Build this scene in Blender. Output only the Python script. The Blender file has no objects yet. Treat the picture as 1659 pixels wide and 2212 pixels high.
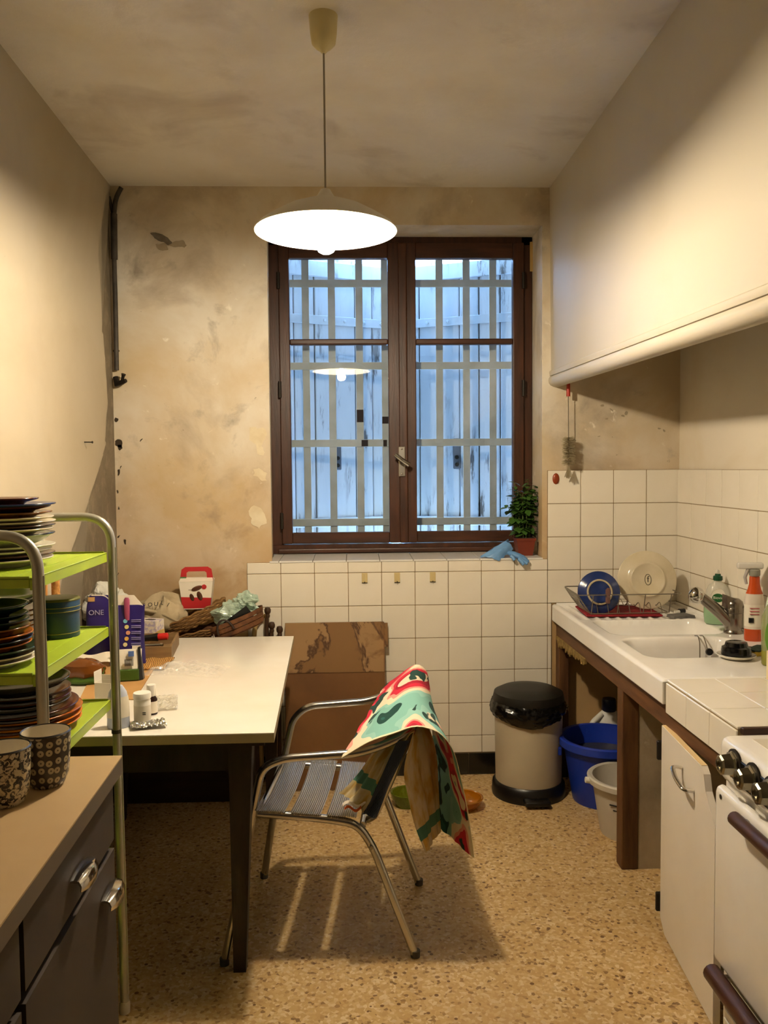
import bpy, bmesh, math, random
from mathutils import Vector, Matrix, Quaternion, noise

scene = bpy.context.scene
col = scene.collection
rnd = random.Random(7)

# ------------------------------------------------------------------ camera
F_PX, YAW, PITCH, ROLL, EYE = 1805.6, .0376, .0527, .0089, 1.459
_fw = Vector((math.sin(YAW)*math.cos(PITCH), math.cos(YAW)*math.cos(PITCH), -math.sin(PITCH)))
_r0 = Vector((math.cos(YAW), -math.sin(YAW), 0)); _u0 = _r0.cross(_fw)
_r = _r0*math.cos(ROLL) - _u0*math.sin(ROLL)
_u = _r0*math.sin(ROLL) + _u0*math.cos(ROLL)
cd = bpy.data.cameras.new('camera'); cam = bpy.data.objects.new('camera', cd); col.objects.link(cam)
cd.sensor_fit = 'VERTICAL'; cd.sensor_height = 36.0; cd.lens = 36.0*F_PX/2212
cd.clip_start = .02; cd.clip_end = 100
M = Matrix((( _r.x, _u.x, -_fw.x, 0), (_r.y, _u.y, -_fw.y, 0), (_r.z, _u.z, -_fw.z, EYE), (0,0,0,1)))
cam.matrix_world = M
scene.camera = cam

# ------------------------------------------------------------------ daylight and exposure
world = bpy.data.worlds.new('dusk_sky'); scene.world = world; world.use_nodes = True
bg = world.node_tree.nodes['Background']
bg.inputs['Color'].default_value = (.30, .54, 1.0, 1); bg.inputs['Strength'].default_value = 10.0
scene.view_settings.view_transform = 'Standard'; scene.view_settings.look = 'None'
scene.view_settings.gamma = 1.0; scene.view_settings.use_curve_mapping = False
scene.view_settings.exposure = 1.6
scene.cycles.max_bounces = 9
BULB_STRENGTH = 620.0
BULB_COLOR = (1.0, .85, .63, 1)

# photo pixel -> point on a plane of the room
def _ray(x, y): return _fw + _r*((x-829.5)/F_PX) - _u*((y-1106)/F_PX)
EYEV = Vector((0, 0, EYE))
def PY(x, y, Y): d = _ray(x, y); return EYEV + d*(Y/d.y)
def PZ(x, y, Z): d = _ray(x, y); return EYEV + d*((Z-EYE)/d.z)
def PX(x, y, X): d = _ray(x, y); return EYEV + d*(X/d.x)

# ------------------------------------------------------------------ materials
def lin(h):
    if not isinstance(h, str): return tuple(h)[:3] + (1,)
    h = h.lstrip('#'); v = [int(h[i:i+2], 16)/255 for i in (0, 2, 4)]
    return tuple(c/12.92 if c <= .04045 else ((c+.055)/1.055)**2.4 for c in v) + (1,)
MATS = {}
def mat(name, color='#cccccc', rough=.5, metal=0, trans=0, ior=1.45, coat=0, emit=None, estr=0, alpha=1, spec=None, sub=0):
    if name in MATS: return MATS[name]
    m = bpy.data.materials.new(name); m.use_nodes = True
    b = m.node_tree.nodes['Principled BSDF']
    b.inputs['Base Color'].default_value = lin(color); b.inputs['Roughness'].default_value = rough
    b.inputs['Metallic'].default_value = metal; b.inputs['Transmission Weight'].default_value = trans
    b.inputs['IOR'].default_value = ior; b.inputs['Coat Weight'].default_value = coat
    b.inputs['Alpha'].default_value = alpha
    if spec is not None: b.inputs['Specular IOR Level'].default_value = spec
    if emit: b.inputs['Emission Color'].default_value = lin(emit); b.inputs['Emission Strength'].default_value = estr
    MATS[name] = m; return m
def nt(m): return m.node_tree.nodes, m.node_tree.links, m.node_tree.nodes['Principled BSDF']
def coords(m, kind='Object', scale=(1,1,1), rot=(0,0,0), loc=(0,0,0)):
    n, l, b = nt(m); t = n.new('ShaderNodeTexCoord'); mp = n.new('ShaderNodeMapping')
    mp.inputs['Scale'].default_value = scale; mp.inputs['Rotation'].default_value = rot; mp.inputs['Location'].default_value = loc
    l.new(t.outputs[kind], mp.inputs['Vector']); return mp.outputs['Vector']
def noise_tex(m, vec, scale, detail=4, rough=.55, dist=0):
    n, l, b = nt(m); t = n.new('ShaderNodeTexNoise'); t.inputs['Scale'].default_value = scale
    t.inputs['Detail'].default_value = detail; t.inputs['Roughness'].default_value = rough; t.inputs['Distortion'].default_value = dist
    l.new(vec, t.inputs['Vector']); return t.outputs['Fac']
def ramp(m, fac, stops, interp='LINEAR'):
    n, l, b = nt(m); r = n.new('ShaderNodeValToRGB'); cr = r.color_ramp; cr.interpolation = interp
    while len(cr.elements) < len(stops): cr.elements.new(.5)
    for e, (p, c) in zip(cr.elements, stops): e.position = p; e.color = lin(c)
    l.new(fac, r.inputs['Fac']); return r.outputs['Color']
def mix(m, fac, a, b_, mode='MIX'):
    n, l, b = nt(m); x = n.new('ShaderNodeMix'); x.data_type = 'RGBA'; x.blend_type = mode
    for s, v in ((x.inputs[0], fac), (x.inputs[6], a), (x.inputs[7], b_)):
        if hasattr(v, 'is_linked'): l.new(v, s)
        elif isinstance(v, (int, float)): s.default_value = v
        else: s.default_value = lin(v)
    return x.outputs[2]
def setcol(m, c): n, l, b = nt(m); l.new(c, b.inputs['Base Color'])
def bump(m, fac, strength=.2, dist=.01):
    n, l, b = nt(m); x = n.new('ShaderNodeBump'); x.inputs['Strength'].default_value = strength; x.inputs['Distance'].default_value = dist
    l.new(fac, x.inputs['Height']); l.new(x.outputs['Normal'], b.inputs['Normal'])
def noisy(name, c1, c2, scale=8, rough=.6, bmp=0, stretch=(1,1,1), lo=.35, hi=.65, detail=5, metal=0, bscale=None, coat=0, kind='Object'):
    if name in MATS: return MATS[name]
    m = mat(name, c1, rough, metal, coat=coat); v = coords(m, kind, stretch)
    f = noise_tex(m, v, scale, detail); setcol(m, ramp(m, f, [(lo, c1), (hi, c2)]))
    if bmp: bump(m, noise_tex(m, v, bscale or scale*4, 6), bmp, .004)
    return m
def wood(name, c1, c2, axis='Z', rough=.5, scale=6):
    st = {'X': (.12,1,1), 'Y': (1,.12,1), 'Z': (1,1,.12)}[axis]
    return noisy(name, c1, c2, scale*6, rough, .15, st, .3, .7, 6)

def _damp(m, fac):
    n, l, b = nt(m); r = n.new('ShaderNodeMapRange'); r.inputs[1].default_value = 1.45; r.inputs[2].default_value = 2.25; r.inputs[3].default_value = .8; r.inputs[4].default_value = 0; l.new(fac, r.inputs[0]); return r.outputs[0]
def stained(name, base, blots, rough=.85, damp=None, bmp=.12):
    """plaster: base colour, (scale, lo, hi, colour, seed) blotches that are real stains"""
    m = mat(name, base, rough); c = base
    v = coords(m)
    for sc, lo, hi, cc, seed in blots:
        vv = coords(m, loc=(seed, seed*1.7, seed*.6))
        f = noise_tex(m, vv, sc, 6, .6, .4)
        k = ramp(m, f, [(lo, (0,0,0)), (hi, (1,1,1))])
        c = mix(m, k, c, cc)
    if damp:
        n, l, b = nt(m); sx = n.new('ShaderNodeSeparateXYZ'); l.new(v, sx.inputs[0])
        ad = n.new('ShaderNodeMath'); ad.operation = 'MULTIPLY_ADD'; ad.inputs[1].default_value = 1.3; l.new(noise_tex(m, coords(m, loc=(2,5,1)), 1.7, 5, .6), ad.inputs[0]); l.new(sx.outputs[2], ad.inputs[2])
        c = mix(m, ramp(m, ad.outputs[0], [(.0,(1,1,1)),(1.0,(.0,.0,.0))]) if False else _damp(m, ad.outputs[0]), c, damp)
    setcol(m, c)
    n, l, b = nt(m)
    bump(m, noise_tex(m, v, 9, 8, .65), bmp, .02)
    return m

m_wall_back = stained('stained_plaster', '#d8d0c0', [(1.5,.40,.64,'#c3b08e',3.1), (2.6,.50,.72,'#a3947e',9.4), (5.0,.60,.78,'#938878',5.3), (13,.66,.74,'#e8e1d0',2.2), (30,.70,.76,'#6f6047',8.0)], damp='#b38d52')
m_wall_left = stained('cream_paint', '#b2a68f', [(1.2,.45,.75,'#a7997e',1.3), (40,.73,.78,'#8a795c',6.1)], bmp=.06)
m_cement = stained('bare_cement', '#7a6d58', [(3,.4,.7,'#5f5443',4.2), (14,.5,.7,'#8b7e68',2.7)], bmp=.4)
m_wall_right = stained('yellowed_plaster', '#e0d6c2', [(1.6,.45,.75,'#d2c2a0',7.9), (45,.72,.77,'#857350',3.9)], bmp=.08)
m_ceiling = stained('ceiling_plaster', '#dcd6cb', [(1.1,.42,.70,'#cbc1b1',2.4), (2.4,.55,.78,'#b3a798',11.0), (18,.72,.8,'#e6e0d6',6.6)], bmp=.2)
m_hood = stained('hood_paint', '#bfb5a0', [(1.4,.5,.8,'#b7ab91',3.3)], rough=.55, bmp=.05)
m_tile = noisy('cream_tile', '#ece5d6', '#e3dac6', 3, .14, 0, lo=.3, hi=.7)
m_sill_tile = noisy('sill_tile', '#e6e3dd', '#dad6cd', 5, .2)
m_grout = mat('brown_grout', '#8a7350', .9)
m_blacktile = mat('black_tile', '#14120f', .22)
m_steel = mat('brushed_steel', '#a9a49a', .3, 1)
m_chrome = mat('chrome', '#c9c6c0', .12, 1)
m_alu = mat('polished_aluminium', '#c6c4bf', .22, 1)
m_wire = mat('dull_wire', '#8d8477', .38, .9)
m_black = mat('black_plastic', '#0c0b0b', .35)
m_white = mat('white_plastic', '#e6e2d8', .4)
m_enamel = noisy('white_enamel', '#f0ece3', '#e8e1d4', 3, .18)
m_ceram = noisy('white_ceramic', '#f6f4ef', '#efeae2', 4, .14)
m_paper = mat('white_paper', '#e9e2d2', .8)

m_floor = mat('terrazzo', '#b08b4f', .42)
def _terrazzo():
    m = m_floor; n, l, b = nt(m); v = coords(m)
    vo = n.new('ShaderNodeTexVoronoi'); vo.inputs['Scale'].default_value = 105; vo.inputs['Randomness'].default_value = 1
    l.new(v, vo.inputs['Vector'])
    sp = n.new('ShaderNodeSeparateColor'); l.new(vo.outputs['Color'], sp.inputs['Color'])
    chips = ramp(m, sp.outputs[0], [(0,'#70512c'),(.06,'#927142'),(.11,'#b99863'),(.45,'#c4a46e'),(.7,'#cfb281'),(.93,'#ddc9a2'),(1,'#a8834e')])
    big = noise_tex(m, coords(m, loc=(3,1,0)), 2.2, 5)
    c = mix(m, ramp(m, big, [(.35,(0,0,0)),(.7,(.55,.55,.55))]), chips, '#a98856')
    v2 = n.new('ShaderNodeTexVoronoi'); v2.inputs['Scale'].default_value = 26; l.new(v, v2.inputs['Vector'])
    s2 = n.new('ShaderNodeSeparateColor'); l.new(v2.outputs['Color'], s2.inputs['Color'])
    cond = n.new('ShaderNodeMath'); cond.operation = 'LESS_THAN'; cond.inputs[1].default_value = .16; l.new(v2.outputs['Distance'], cond.inputs[0])
    c2 = n.new('ShaderNodeMath'); c2.operation = 'GREATER_THAN'; c2.inputs[1].default_value = .62; l.new(s2.outputs[0], c2.inputs[0])
    mu = n.new('ShaderNodeMath'); mu.operation = 'MULTIPLY'; l.new(cond.outputs[0], mu.inputs[0]); l.new(c2.outputs[0], mu.inputs[1])
    setcol(m, mix(m, mu.outputs[0], c, '#6b4a24'))
_terrazzo()

def glass_mat(name, tint='#ffffff', ior=1.5, rough=0):
    if name in MATS: return MATS[name]
    m = bpy.data.materials.new(name); m.use_nodes = True; n = m.node_tree.nodes; l = m.node_tree.links; n.clear()
    o = n.new('ShaderNodeOutputMaterial'); t = n.new('ShaderNodeBsdfTransparent'); t.inputs[0].default_value = lin(tint)
    g = n.new('ShaderNodeBsdfGlossy'); g.inputs['Roughness'].default_value = rough
    fr = n.new('ShaderNodeFresnel'); fr.inputs[0].default_value = ior
    x = n.new('ShaderNodeMixShader'); l.new(fr.outputs[0], x.inputs[0]); l.new(t.outputs[0], x.inputs[1]); l.new(g.outputs[0], x.inputs[2])
    l.new(x.outputs[0], o.inputs[0]); MATS[name] = m; return m
m_pane = glass_mat('window_glass', '#f2f6f8')

# ------------------------------------------------------------------ mesh helpers
def V(*a): return Vector(a)
def obj(name, bm, m, parent=None, smooth=False, loc=None, rot=None):
    me = bpy.data.meshes.new(name); bmesh.ops.recalc_face_normals(bm, faces=bm.faces[:]); bm.to_mesh(me); bm.free()
    if m: me.materials.append(m)
    if smooth:
        for p in me.polygons: p.use_smooth = True
        try: me.set_sharp_from_angle(angle=math.radians(40))
        except Exception: pass
    o = bpy.data.objects.new(name, me); col.objects.link(o)
    if parent: o.parent = parent
    if loc is not None: o.location = loc
    if rot is not None: o.rotation_euler = rot
    return o
def meshobj(name, me, parent=None, loc=None, rot=None):
    o = bpy.data.objects.new(name, me); col.objects.link(o)
    if parent: o.parent = parent
    if loc is not None: o.location = loc
    if rot is not None: o.rotation_euler = rot
    return o
def tag(o, label, cat, group=None):
    o['label'] = label; o['category'] = cat
    if group: o['group'] = group
    return o
def thing(name, label, cat, loc=(0,0,0), rz=0, group=None, rot=None):
    o = bpy.data.objects.new(name, None); col.objects.link(o); o.empty_display_size = .05
    o.location = loc; o.rotation_euler = rot if rot else (0, 0, rz)
    return tag(o, label, cat, group)
def struct(o): o['kind'] = 'structure'; return o

def box(bm, x0, x1, y0, y1, z0, z1, bev=0, seg=1, mtx=None):
    vs = [bm.verts.new(p) for p in ((x0,y0,z0),(x1,y0,z0),(x1,y1,z0),(x0,y1,z0),(x0,y0,z1),(x1,y0,z1),(x1,y1,z1),(x0,y1,z1))]
    fs = [bm.faces.new([vs[i] for i in q]) for q in ((3,2,1,0),(4,5,6,7),(0,1,5,4),(1,2,6,5),(2,3,7,6),(3,0,4,7))]
    if bev:
        es = list({e for f in fs for e in f.edges})
        r = bmesh.ops.bevel(bm, geom=es, offset=bev, segments=seg, affect='EDGES', profile=.5)
        vs = list({v for f in r['faces'] for v in f.verts} | {v for v in vs if v.is_valid})
    if mtx: bmesh.ops.transform(bm, matrix=mtx, verts=[v for v in vs if v.is_valid])
    return bm
def B(*a, **k): return box(bmesh.new(), *a, **k)
def hexa(bm, pts):
    vs = [bm.verts.new(p) for p in pts]
    for q in ((3,2,1,0),(4,5,6,7),(0,1,5,4),(1,2,6,5),(2,3,7,6),(3,0,4,7)): bm.faces.new([vs[i] for i in q])
    return bm
def lathe(bm, prof, n=32, mtx=None, close=False):
    rings = []
    for r, z in prof:
        if r < 1e-6: rings.append([bm.verts.new((0,0,z))])
        else: rings.append([bm.verts.new((r*math.cos(2*math.pi*i/n), r*math.sin(2*math.pi*i/n), z)) for i in range(n)])
    for a, b in zip(rings, rings[1:] + ([rings[0]] if close else [])):
        for i in range(n):
            j = (i+1) % n
            if len(a) == 1 and len(b) == 1: continue
            if len(a) == 1: bm.faces.new((a[0], b[i], b[j]))
            elif len(b) == 1: bm.faces.new((a[i], a[j], b[0]))
            else: bm.faces.new((a[i], a[j], b[j], b[i]))
    if mtx: bmesh.ops.transform(bm, matrix=mtx, verts=[v for r in rings for v in r])
    return bm
def L(prof, n=32, mtx=None, close=False): return lathe(bmesh.new(), prof, n, mtx, close)
def fillet(pts, r, n=5):
    pts = [Vector(p) for p in pts]; out = [pts[0]]
    for a, b, c in zip(pts, pts[1:], pts[2:]):
        d = min(r, (a-b).length*.48, (c-b).length*.48)
        p, q = b+(a-b).normalized()*d, b+(c-b).normalized()*d
        for i in range(n+1):
            t = i/n; out.append(p*(1-t)**2 + b*2*t*(1-t) + q*t*t)
    return out + [pts[-1]]
def tube(bm, pts, rad, n=10, cap=True, flat=None, closed=False):
    pts = [Vector(p) for p in pts]; N = len(pts); rings = []
    t0 = (pts[1]-pts[0]).normalized(); up = Vector((0,0,1)) if abs(t0.z) < .9 else Vector((0,1,0))
    nrm = t0.cross(up).normalized(); prev = t0
    for i, p in enumerate(pts):
        if closed: t = (pts[(i+1) % N]-pts[i-1]).normalized()
        else: t = ((pts[min(i+1,N-1)]-pts[max(i-1,0)])).normalized()
        nrm = prev.rotation_difference(t) @ nrm; prev = t
        bn = t.cross(nrm); rr = rad[i] if isinstance(rad, (list, tuple)) else rad
        f = flat or 1
        rings.append([bm.verts.new(p + nrm*(rr*math.cos(2*math.pi*k/n)) + bn*(rr*f*math.sin(2*math.pi*k/n))) for k in range(n)])
    for a, b in list(zip(rings, rings[1:])) + ([(rings[-1], rings[0])] if closed else []):
        for k in range(n): bm.faces.new((a[k], a[(k+1)%n], b[(k+1)%n], b[k]))
    if cap and not closed: bm.faces.new(rings[0][::-1]); bm.faces.new(rings[-1])
    return bm
def T(pts, rad, n=10, **k): return tube(bmesh.new(), pts, rad, n, **k)
def prism(bm, poly, vec):
    """closed polygon (3-D points) pushed along vec"""
    a = [bm.verts.new(p) for p in poly]; b = [bm.verts.new(Vector(p)+Vector(vec)) for p in poly]; n = len(a)
    bm.faces.new(a); bm.faces.new(b[::-1])
    for i in range(n): bm.faces.new((a[i], b[i], b[(i+1)%n], a[(i+1)%n]))
    return bm
def grid(fn, nu, nv, thick=0, uv=True):
    """surface fn(u,v) -> Vector, u,v in 0..1"""
    bm = bmesh.new(); vs = [[bm.verts.new(fn(i/nu, j/nv)) for j in range(nv+1)] for i in range(nu+1)]
    lay = bm.loops.layers.uv.new('UVMap') if uv else None
    for i in range(nu):
        for j in range(nv):
            f = bm.faces.new((vs[i][j], vs[i+1][j], vs[i+1][j+1], vs[i][j+1]))
            if uv:
                for lp, (a, b) in zip(f.loops, ((i,j),(i+1,j),(i+1,j+1),(i,j+1))): lp[lay].uv = (a/nu, b/nv)
    if thick:
        bm.normal_update()
        r = bmesh.ops.solidify(bm, geom=bm.faces[:], thickness=thick)
    return bm
def blob(bm, c, r, n=(12,8), seed=0, amp=.15, freq=3):
    """lumpy closed ellipsoid"""
    m = bmesh.ops.create_uvsphere(bm, u_segments=n[0], v_segments=n[1], radius=1)
    for v in m['verts']:
        d = v.co.normalized(); k = 1 + amp*noise.noise(d*freq + Vector((seed, seed*.7, 0)))
        v.co = Vector((d.x*r[0]*k, d.y*r[1]*k, d.z*r[2]*k)) + Vector(c)
    return bm
def text_bm(s, size, depth=.0006, shear=0, bold=0):
    cu = bpy.data.curves.new('t', 'FONT'); cu.body = s; cu.size = size; cu.extrude = depth; cu.align_x = 'CENTER'; cu.align_y = 'CENTER'; cu.resolution_u = 3; cu.shear = shear; cu.offset = bold
    o = bpy.data.objects.new('t', cu); col.objects.link(o)
    dg = bpy.context.evaluated_depsgraph_get(); me = bpy.data.meshes.new_from_object(o.evaluated_get(dg))
    bpy.data.objects.remove(o); bpy.data.curves.remove(cu)
    bm = bmesh.new(); bm.from_mesh(me); bpy.data.meshes.remove(me); return bm
def text(s, size, m, parent, mtx, name='lettering', **k):
    bm = text_bm(s, size, **k); bmesh.ops.transform(bm, matrix=mtx, verts=bm.verts[:]); return obj(name, bm, m, parent)
def facing(loc, n, up=(0,0,1)):
    """matrix whose local +Z points along n and local Y along up"""
    z = Vector(n).normalized(); y = Vector(up); y = (y - z*y.dot(z)).normalized(); x = y.cross(z)
    return Matrix(((x.x,y.x,z.x,loc[0]),(x.y,y.y,z.y,loc[1]),(x.z,y.z,z.z,loc[2]),(0,0,0,1)))

# ================================================================== THE ROOM
D = 3.895; XR = 1.539; ZC = 2.743; YB = -1.3; PT = .1566
TX0, TZ0 = -.494, .9706
def XL(Y): return -1.078 + (D-Y)*.0265

floor = struct(obj('floor', B(-1.4, 1.75, YB-.1, 4.0, -.08, 0), m_floor))
ceiling = struct(obj('ceiling', B(-1.4, 1.75, YB-.1, 4.6, ZC, ZC+.1), m_ceiling))
wf = struct(obj('wall_front', B(-1.4, 1.75, YB-.1, YB, 0, ZC), noisy('unseen_wall_low_fill', '#55473a', '#443829', 4, .6)))  # unseen wall behind the camera, its finish made dark to cut bounced fill
wr = struct(obj('wall_right', B(XR+.004, XR+.15, YB, 4.5, 0, ZC), m_wall_right))

# back wall with its window opening (reveals splay outwards a little)
OL, OR_, OB, OT = -.378, .890, 1.012, 2.572
def back_wall():
    bm = bmesh.new(); yo = 4.5
    o = [(-1.4,D,0),(1.75,D,0),(1.75,D,ZC),(-1.4,D,ZC)]; i = [(OL,D,OB),(OR_,D,OB),(OR_,D,OT),(OL,D,OT)]
    ib = [(OL-.045,yo,OB),(OR_+.04,yo,OB),(OR_+.04,yo,OT+.055),(OL-.045,yo,OT+.055)]; ob = [(x,yo,z) for x,_,z in o]
    v = [[bm.verts.new(p) for p in q] for q in (o, i, ib, ob)]
    for a, b in ((0,1),(1,2),(2,3)):
        for k in range(4):
            j = (k+1) % 4; bm.faces.new((v[a][k], v[a][j], v[b][j], v[b][k]))
    return bm
wb = struct(obj('wall_back', back_wall(), m_wall_back))

# left wall: bare cement core, plaster skin with a ragged edge in the corner
def left_slab(x_off, t):
    y0, y1 = YB, D+.1
    return hexa(bmesh.new(), [(XL(y0)-t,y0,0),(XL(y0)+x_off,y0,0),(XL(y1)+x_off,y1,0),(XL(y1)-t,y1,0),(XL(y0)-t,y0,ZC),(XL(y0)+x_off,y0,ZC),(XL(y1)+x_off,y1,ZC),(XL(y1)-t,y1,ZC)])
wl = struct(obj('wall_left', left_slab(-.012, .15), m_cement))
def PL(x, y):                                       # pixel -> left wall plane
    d = _ray(x, y); n = Vector((1, .0265, 0)); return EYEV + d*((Vector((XL(0),0,0))-EYEV).dot(n)/d.dot(n))
edge_px = [(243,404),(229.4,419.5),(225,455),(215,500.6),(214,554.7),(219,650),(223,733.6),(229.4,816.7),(232.3,870.8),(228.2,920.7),(227.3,962.3),(219,995.6),(208.6,1028.9),(194,1070.5),(192,1099.6),(187.8,1124.5),(169,1149.5),(156.6,1186.9),(146,1212),(132,1260),(120,1330),(112,1420)]
ed = [PL(*p) for p in edge_px]; ed2 = []
for a, b in zip(ed, ed[1:]):
    for k in range(8):
        p = a.lerp(b, k/8); j = .022*noise.noise(p*26) + .016*noise.noise(p*70); ed2.append(V(0, min(p.y + j, D-.01), p.z + j*.6))
ed2.append(ed[-1]); ed2 = [V(0, min(p.y, D-.01), min(p.z, ZC)) for p in ed2]
poly = [V(0,YB,ZC)] + ed2 + [V(0, ed2[-1].y, 0), V(0,YB,0)]
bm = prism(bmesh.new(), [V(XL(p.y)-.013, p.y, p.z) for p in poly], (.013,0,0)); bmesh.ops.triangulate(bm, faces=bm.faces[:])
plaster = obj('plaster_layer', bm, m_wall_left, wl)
# cracked plaster chips fallen loose on the back wall
m_chip = noisy('bare_chip', '#6e6558', '#4f473b', 20, .9, .3)
m_flake = noisy('pale_flake', '#ddd2b6', '#cfc0a0', 14, .9, .2)
def chip(px, m, name, t=.004):
    q0 = [PY(x, y, D) for x, y in px]; pts = []
    for a, b in zip(q0, q0[1:]+q0[:1]):
        for k in range(4):
            p = a.lerp(b, k/4); pts.append(V(p.x+.012*noise.noise(p*45), D-t, p.z+.012*noise.noise(p*45+V(9,3,1))))
    return obj(name, prism(bmesh.new(), pts, (0, t+.002, 0)), m, wb)
chip([(323,503),(350,504),(362,514),(372,524),(366,528),(348,525),(330,512)], m_chip, 'bare_patch', .002)
chip([(372,523),(390,522),(404,527),(400,533),(380,536),(362,530)], noisy('grey_flake','#a3957c','#92846c',10,.9), 'paint_flake')
chip([(338,529),(360,528),(362,537),(350,539),(338,536)], noisy('grey_flake','#a3957c','#92846c',10,.9), 'paint_flake')
for q in ([(536,925),(552,921),(574,926),(575,950),(566,962),(574,978),(568,985),(556,978),(553,958),(540,950)],
          [(548,1013),(560,1011),(574,1018),(575,1040),(560,1033),(550,1026)],
          [(538,1105),(548,1094),(564,1098),(574,1110),(574,1130),(560,1142),(545,1132)]):
    chip(q, m_flake, 'paint_flake', .003)
m_hole = mat('dark_hole', '#3b3022', .95)
for x, y, s in ((252,905,4),(255,960,7),(258,968,5),(256,1020,4),(254,1062,3),(257,1100,3),(259,1160,3),(256,1240,3),(306,951,2),(262,1012,3),(270,1170,3)):
    chip([(x+s*math.cos(a)*(.7+.5*rnd.random()), y+1.4*s*math.sin(a)*(.7+.5*rnd.random())) for a in [i*math.pi/4 for i in range(8)]], m_hole, 'plaster_hole', .0015)
for x, y, s in ((1322,885,2.5),(1345,897,3),(1300,878,2),(1425,925,2),(1436,930,2),(1313,905,2),(1352,892,2.5),(1293,945,2),(1332,980,2)):
    chip([(x+1.6*s*math.cos(a)*(.7+.5*rnd.random()), y+s*math.sin(a)*(.7+.5*rnd.random())) for a in [i*math.pi/4 for i in range(8)]], noisy('grey_flake','#a3957c','#92846c',10,.9), 'plaster_nick', .0015)

# ------------------------------------------------------------------ wall tiles, each its own piece
_tm = {}
def tile_mesh(w, h, t, m, axis):
    k = (round(w,4), round(h,4), m.name, axis)
    if k in _tm: return _tm[k]
    g = .0014; bm = bmesh.new()
    if axis == 'Y': box(bm, g, w-g, -t, 0, g, h-g, .0016)          # on the back wall, facing -Y
    elif axis == 'X': box(bm, -t, 0, g, w-g, g, h-g, .0016)        # on the right wall, facing -X
    else: box(bm, g, w-g, g, h-g, 0, t, .0016)
    me = bpy.data.meshes.new('tile'); bmesh.ops.recalc_face_normals(bm, faces=bm.faces[:]); bm.to_mesh(me); bm.free(); me.materials.append(m)
    _tm[k] = me; return me
TT = .007
def wiggle(a=.0006): return rnd.uniform(-a, a)
gb = obj('grout_bed', B(TX0, .935, D-.005, D+.001, .105, 1.024), m_grout, wb)
box_ = bmesh.new(); box(box_, .915, XR+.002, D-.005, D+.001, .8, TZ0+3*PT); obj('grout_bed', box_, m_grout, wb)
tiles = []
for i in range(9): tiles.append((TX0+i*PT, TZ0, PT, 1.024-TZ0))
for j in range(6):
    for i in range(10):
        if i == 9 and j == 0: continue
        w = PT if i < 9 else .935-(TX0+9*PT); h = PT if j < 5 else TZ0-5*PT-.105
        tiles.append((TX0+i*PT, TZ0-j*PT-h, w, h))
for j in range(-3, 1):
    for i in range(9, 13):
        if j == 0: continue
        w = PT if i < 12 else XR-(TX0+12*PT)
        tiles.append((TX0+i*PT, TZ0-j*PT-PT, w, PT))
for i in range(9, 13):
    w = PT if i < 12 else XR-(TX0+12*PT)
    x = TX0+i*PT
    tiles.append((x, TZ0-PT, w, PT))
for x, z, w, h in tiles:
    meshobj('tile', tile_mesh(w, h, TT, m_tile, 'Y'), wb, (x, D-.0005+wiggle(), z), (wiggle(.002), 0, wiggle(.002)))
obj('grout_bed', B(XR-.005, XR+.006, 1.5, D, .8, TZ0+3*PT), m_grout, wr)
YR0 = 3.1024
for k in range(-10, 5):
    for j in range(-3, 1):
        meshobj('tile', tile_mesh(PT, PT, TT, m_tile, 'X'), wr, (XR+wiggle(), YR0+k*PT, TZ0-j*PT-PT), (0, wiggle(.002), wiggle(.002)))
for j in range(-3, 1):
    meshobj('tile', tile_mesh(D-.008-(YR0+5*PT)+.0001 if D-.008 > YR0+5*PT+.004 else .006, PT, TT, m_tile, 'X'), wr, (XR, YR0+5*PT, TZ0-j*PT-PT))
# black skirting tiles
bb = struct(obj('baseboard_back', B(TX0-.5, .935, D-.006, D+.001, 0, .104), m_grout))
xs = .5385-5*.232
for k in range(7):
    x = xs+k*.232; w = min(.232, .934-x)
    meshobj('tile', tile_mesh(w, .103, .01, m_blacktile, 'Y'), bb, (x, D-.003, .001))

# ------------------------------------------------------------------ window sill tiles
ws = struct(obj('trim_1', B(OL-.012, OR_+.004, D+.002, 4.3, OB-.006, OB+.006), m_grout))
xx = OL-.012
for k in range(9):
    x0 = OL-.012 if k == 0 else -.345+(k-1)*PT; x1 = min(-.345+k*PT, OR_+.004)
    if x1-x0 < .01: continue
    meshobj('tile', tile_mesh(x1-x0, 4.2-D+.012, .009, m_sill_tile, 'Z'), ws, (x0, D-.012, OB+.009), (.012, 0, 0))

# ------------------------------------------------------------------ window
m_frame = wood('brown_window_wood', '#4c2914', '#30190c', 'Z', .42)
m_frame_h = wood('brown_window_wood_h', '#4c2914', '#30190c', 'X', .42)
win = bpy.data.objects.new('window_1', None); col.objects.link(win); struct(win); win.location = (0,0,0)
FY = 4.2
FL, FR, FT, FB = -.402, .908, 2.602, 1.034
fr = bmesh.new()
for a in ((FL, FL+.055, FY-.005, FY+.075, FB, FT), (FR-.055, FR, FY-.005, FY+.075, FB, FT)): box(fr, *a, bev=.003)
for a in ((FL, FR, FY-.005, FY+.075, FT-.045, FT), (FL, FR, FY-.03, FY+.075, FB, FB+.045)): box(fr, *a, bev=.003)
obj('window_frame', fr, m_frame, win)
obj('drip_rail', B(FL+.03, FR-.03, FY-.045, FY-.028, FB+.004, FB+.026, bev=.006, seg=2), m_frame_h, win)
PB, PTOP, MUN = 1.138, 2.492, 2.084
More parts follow.
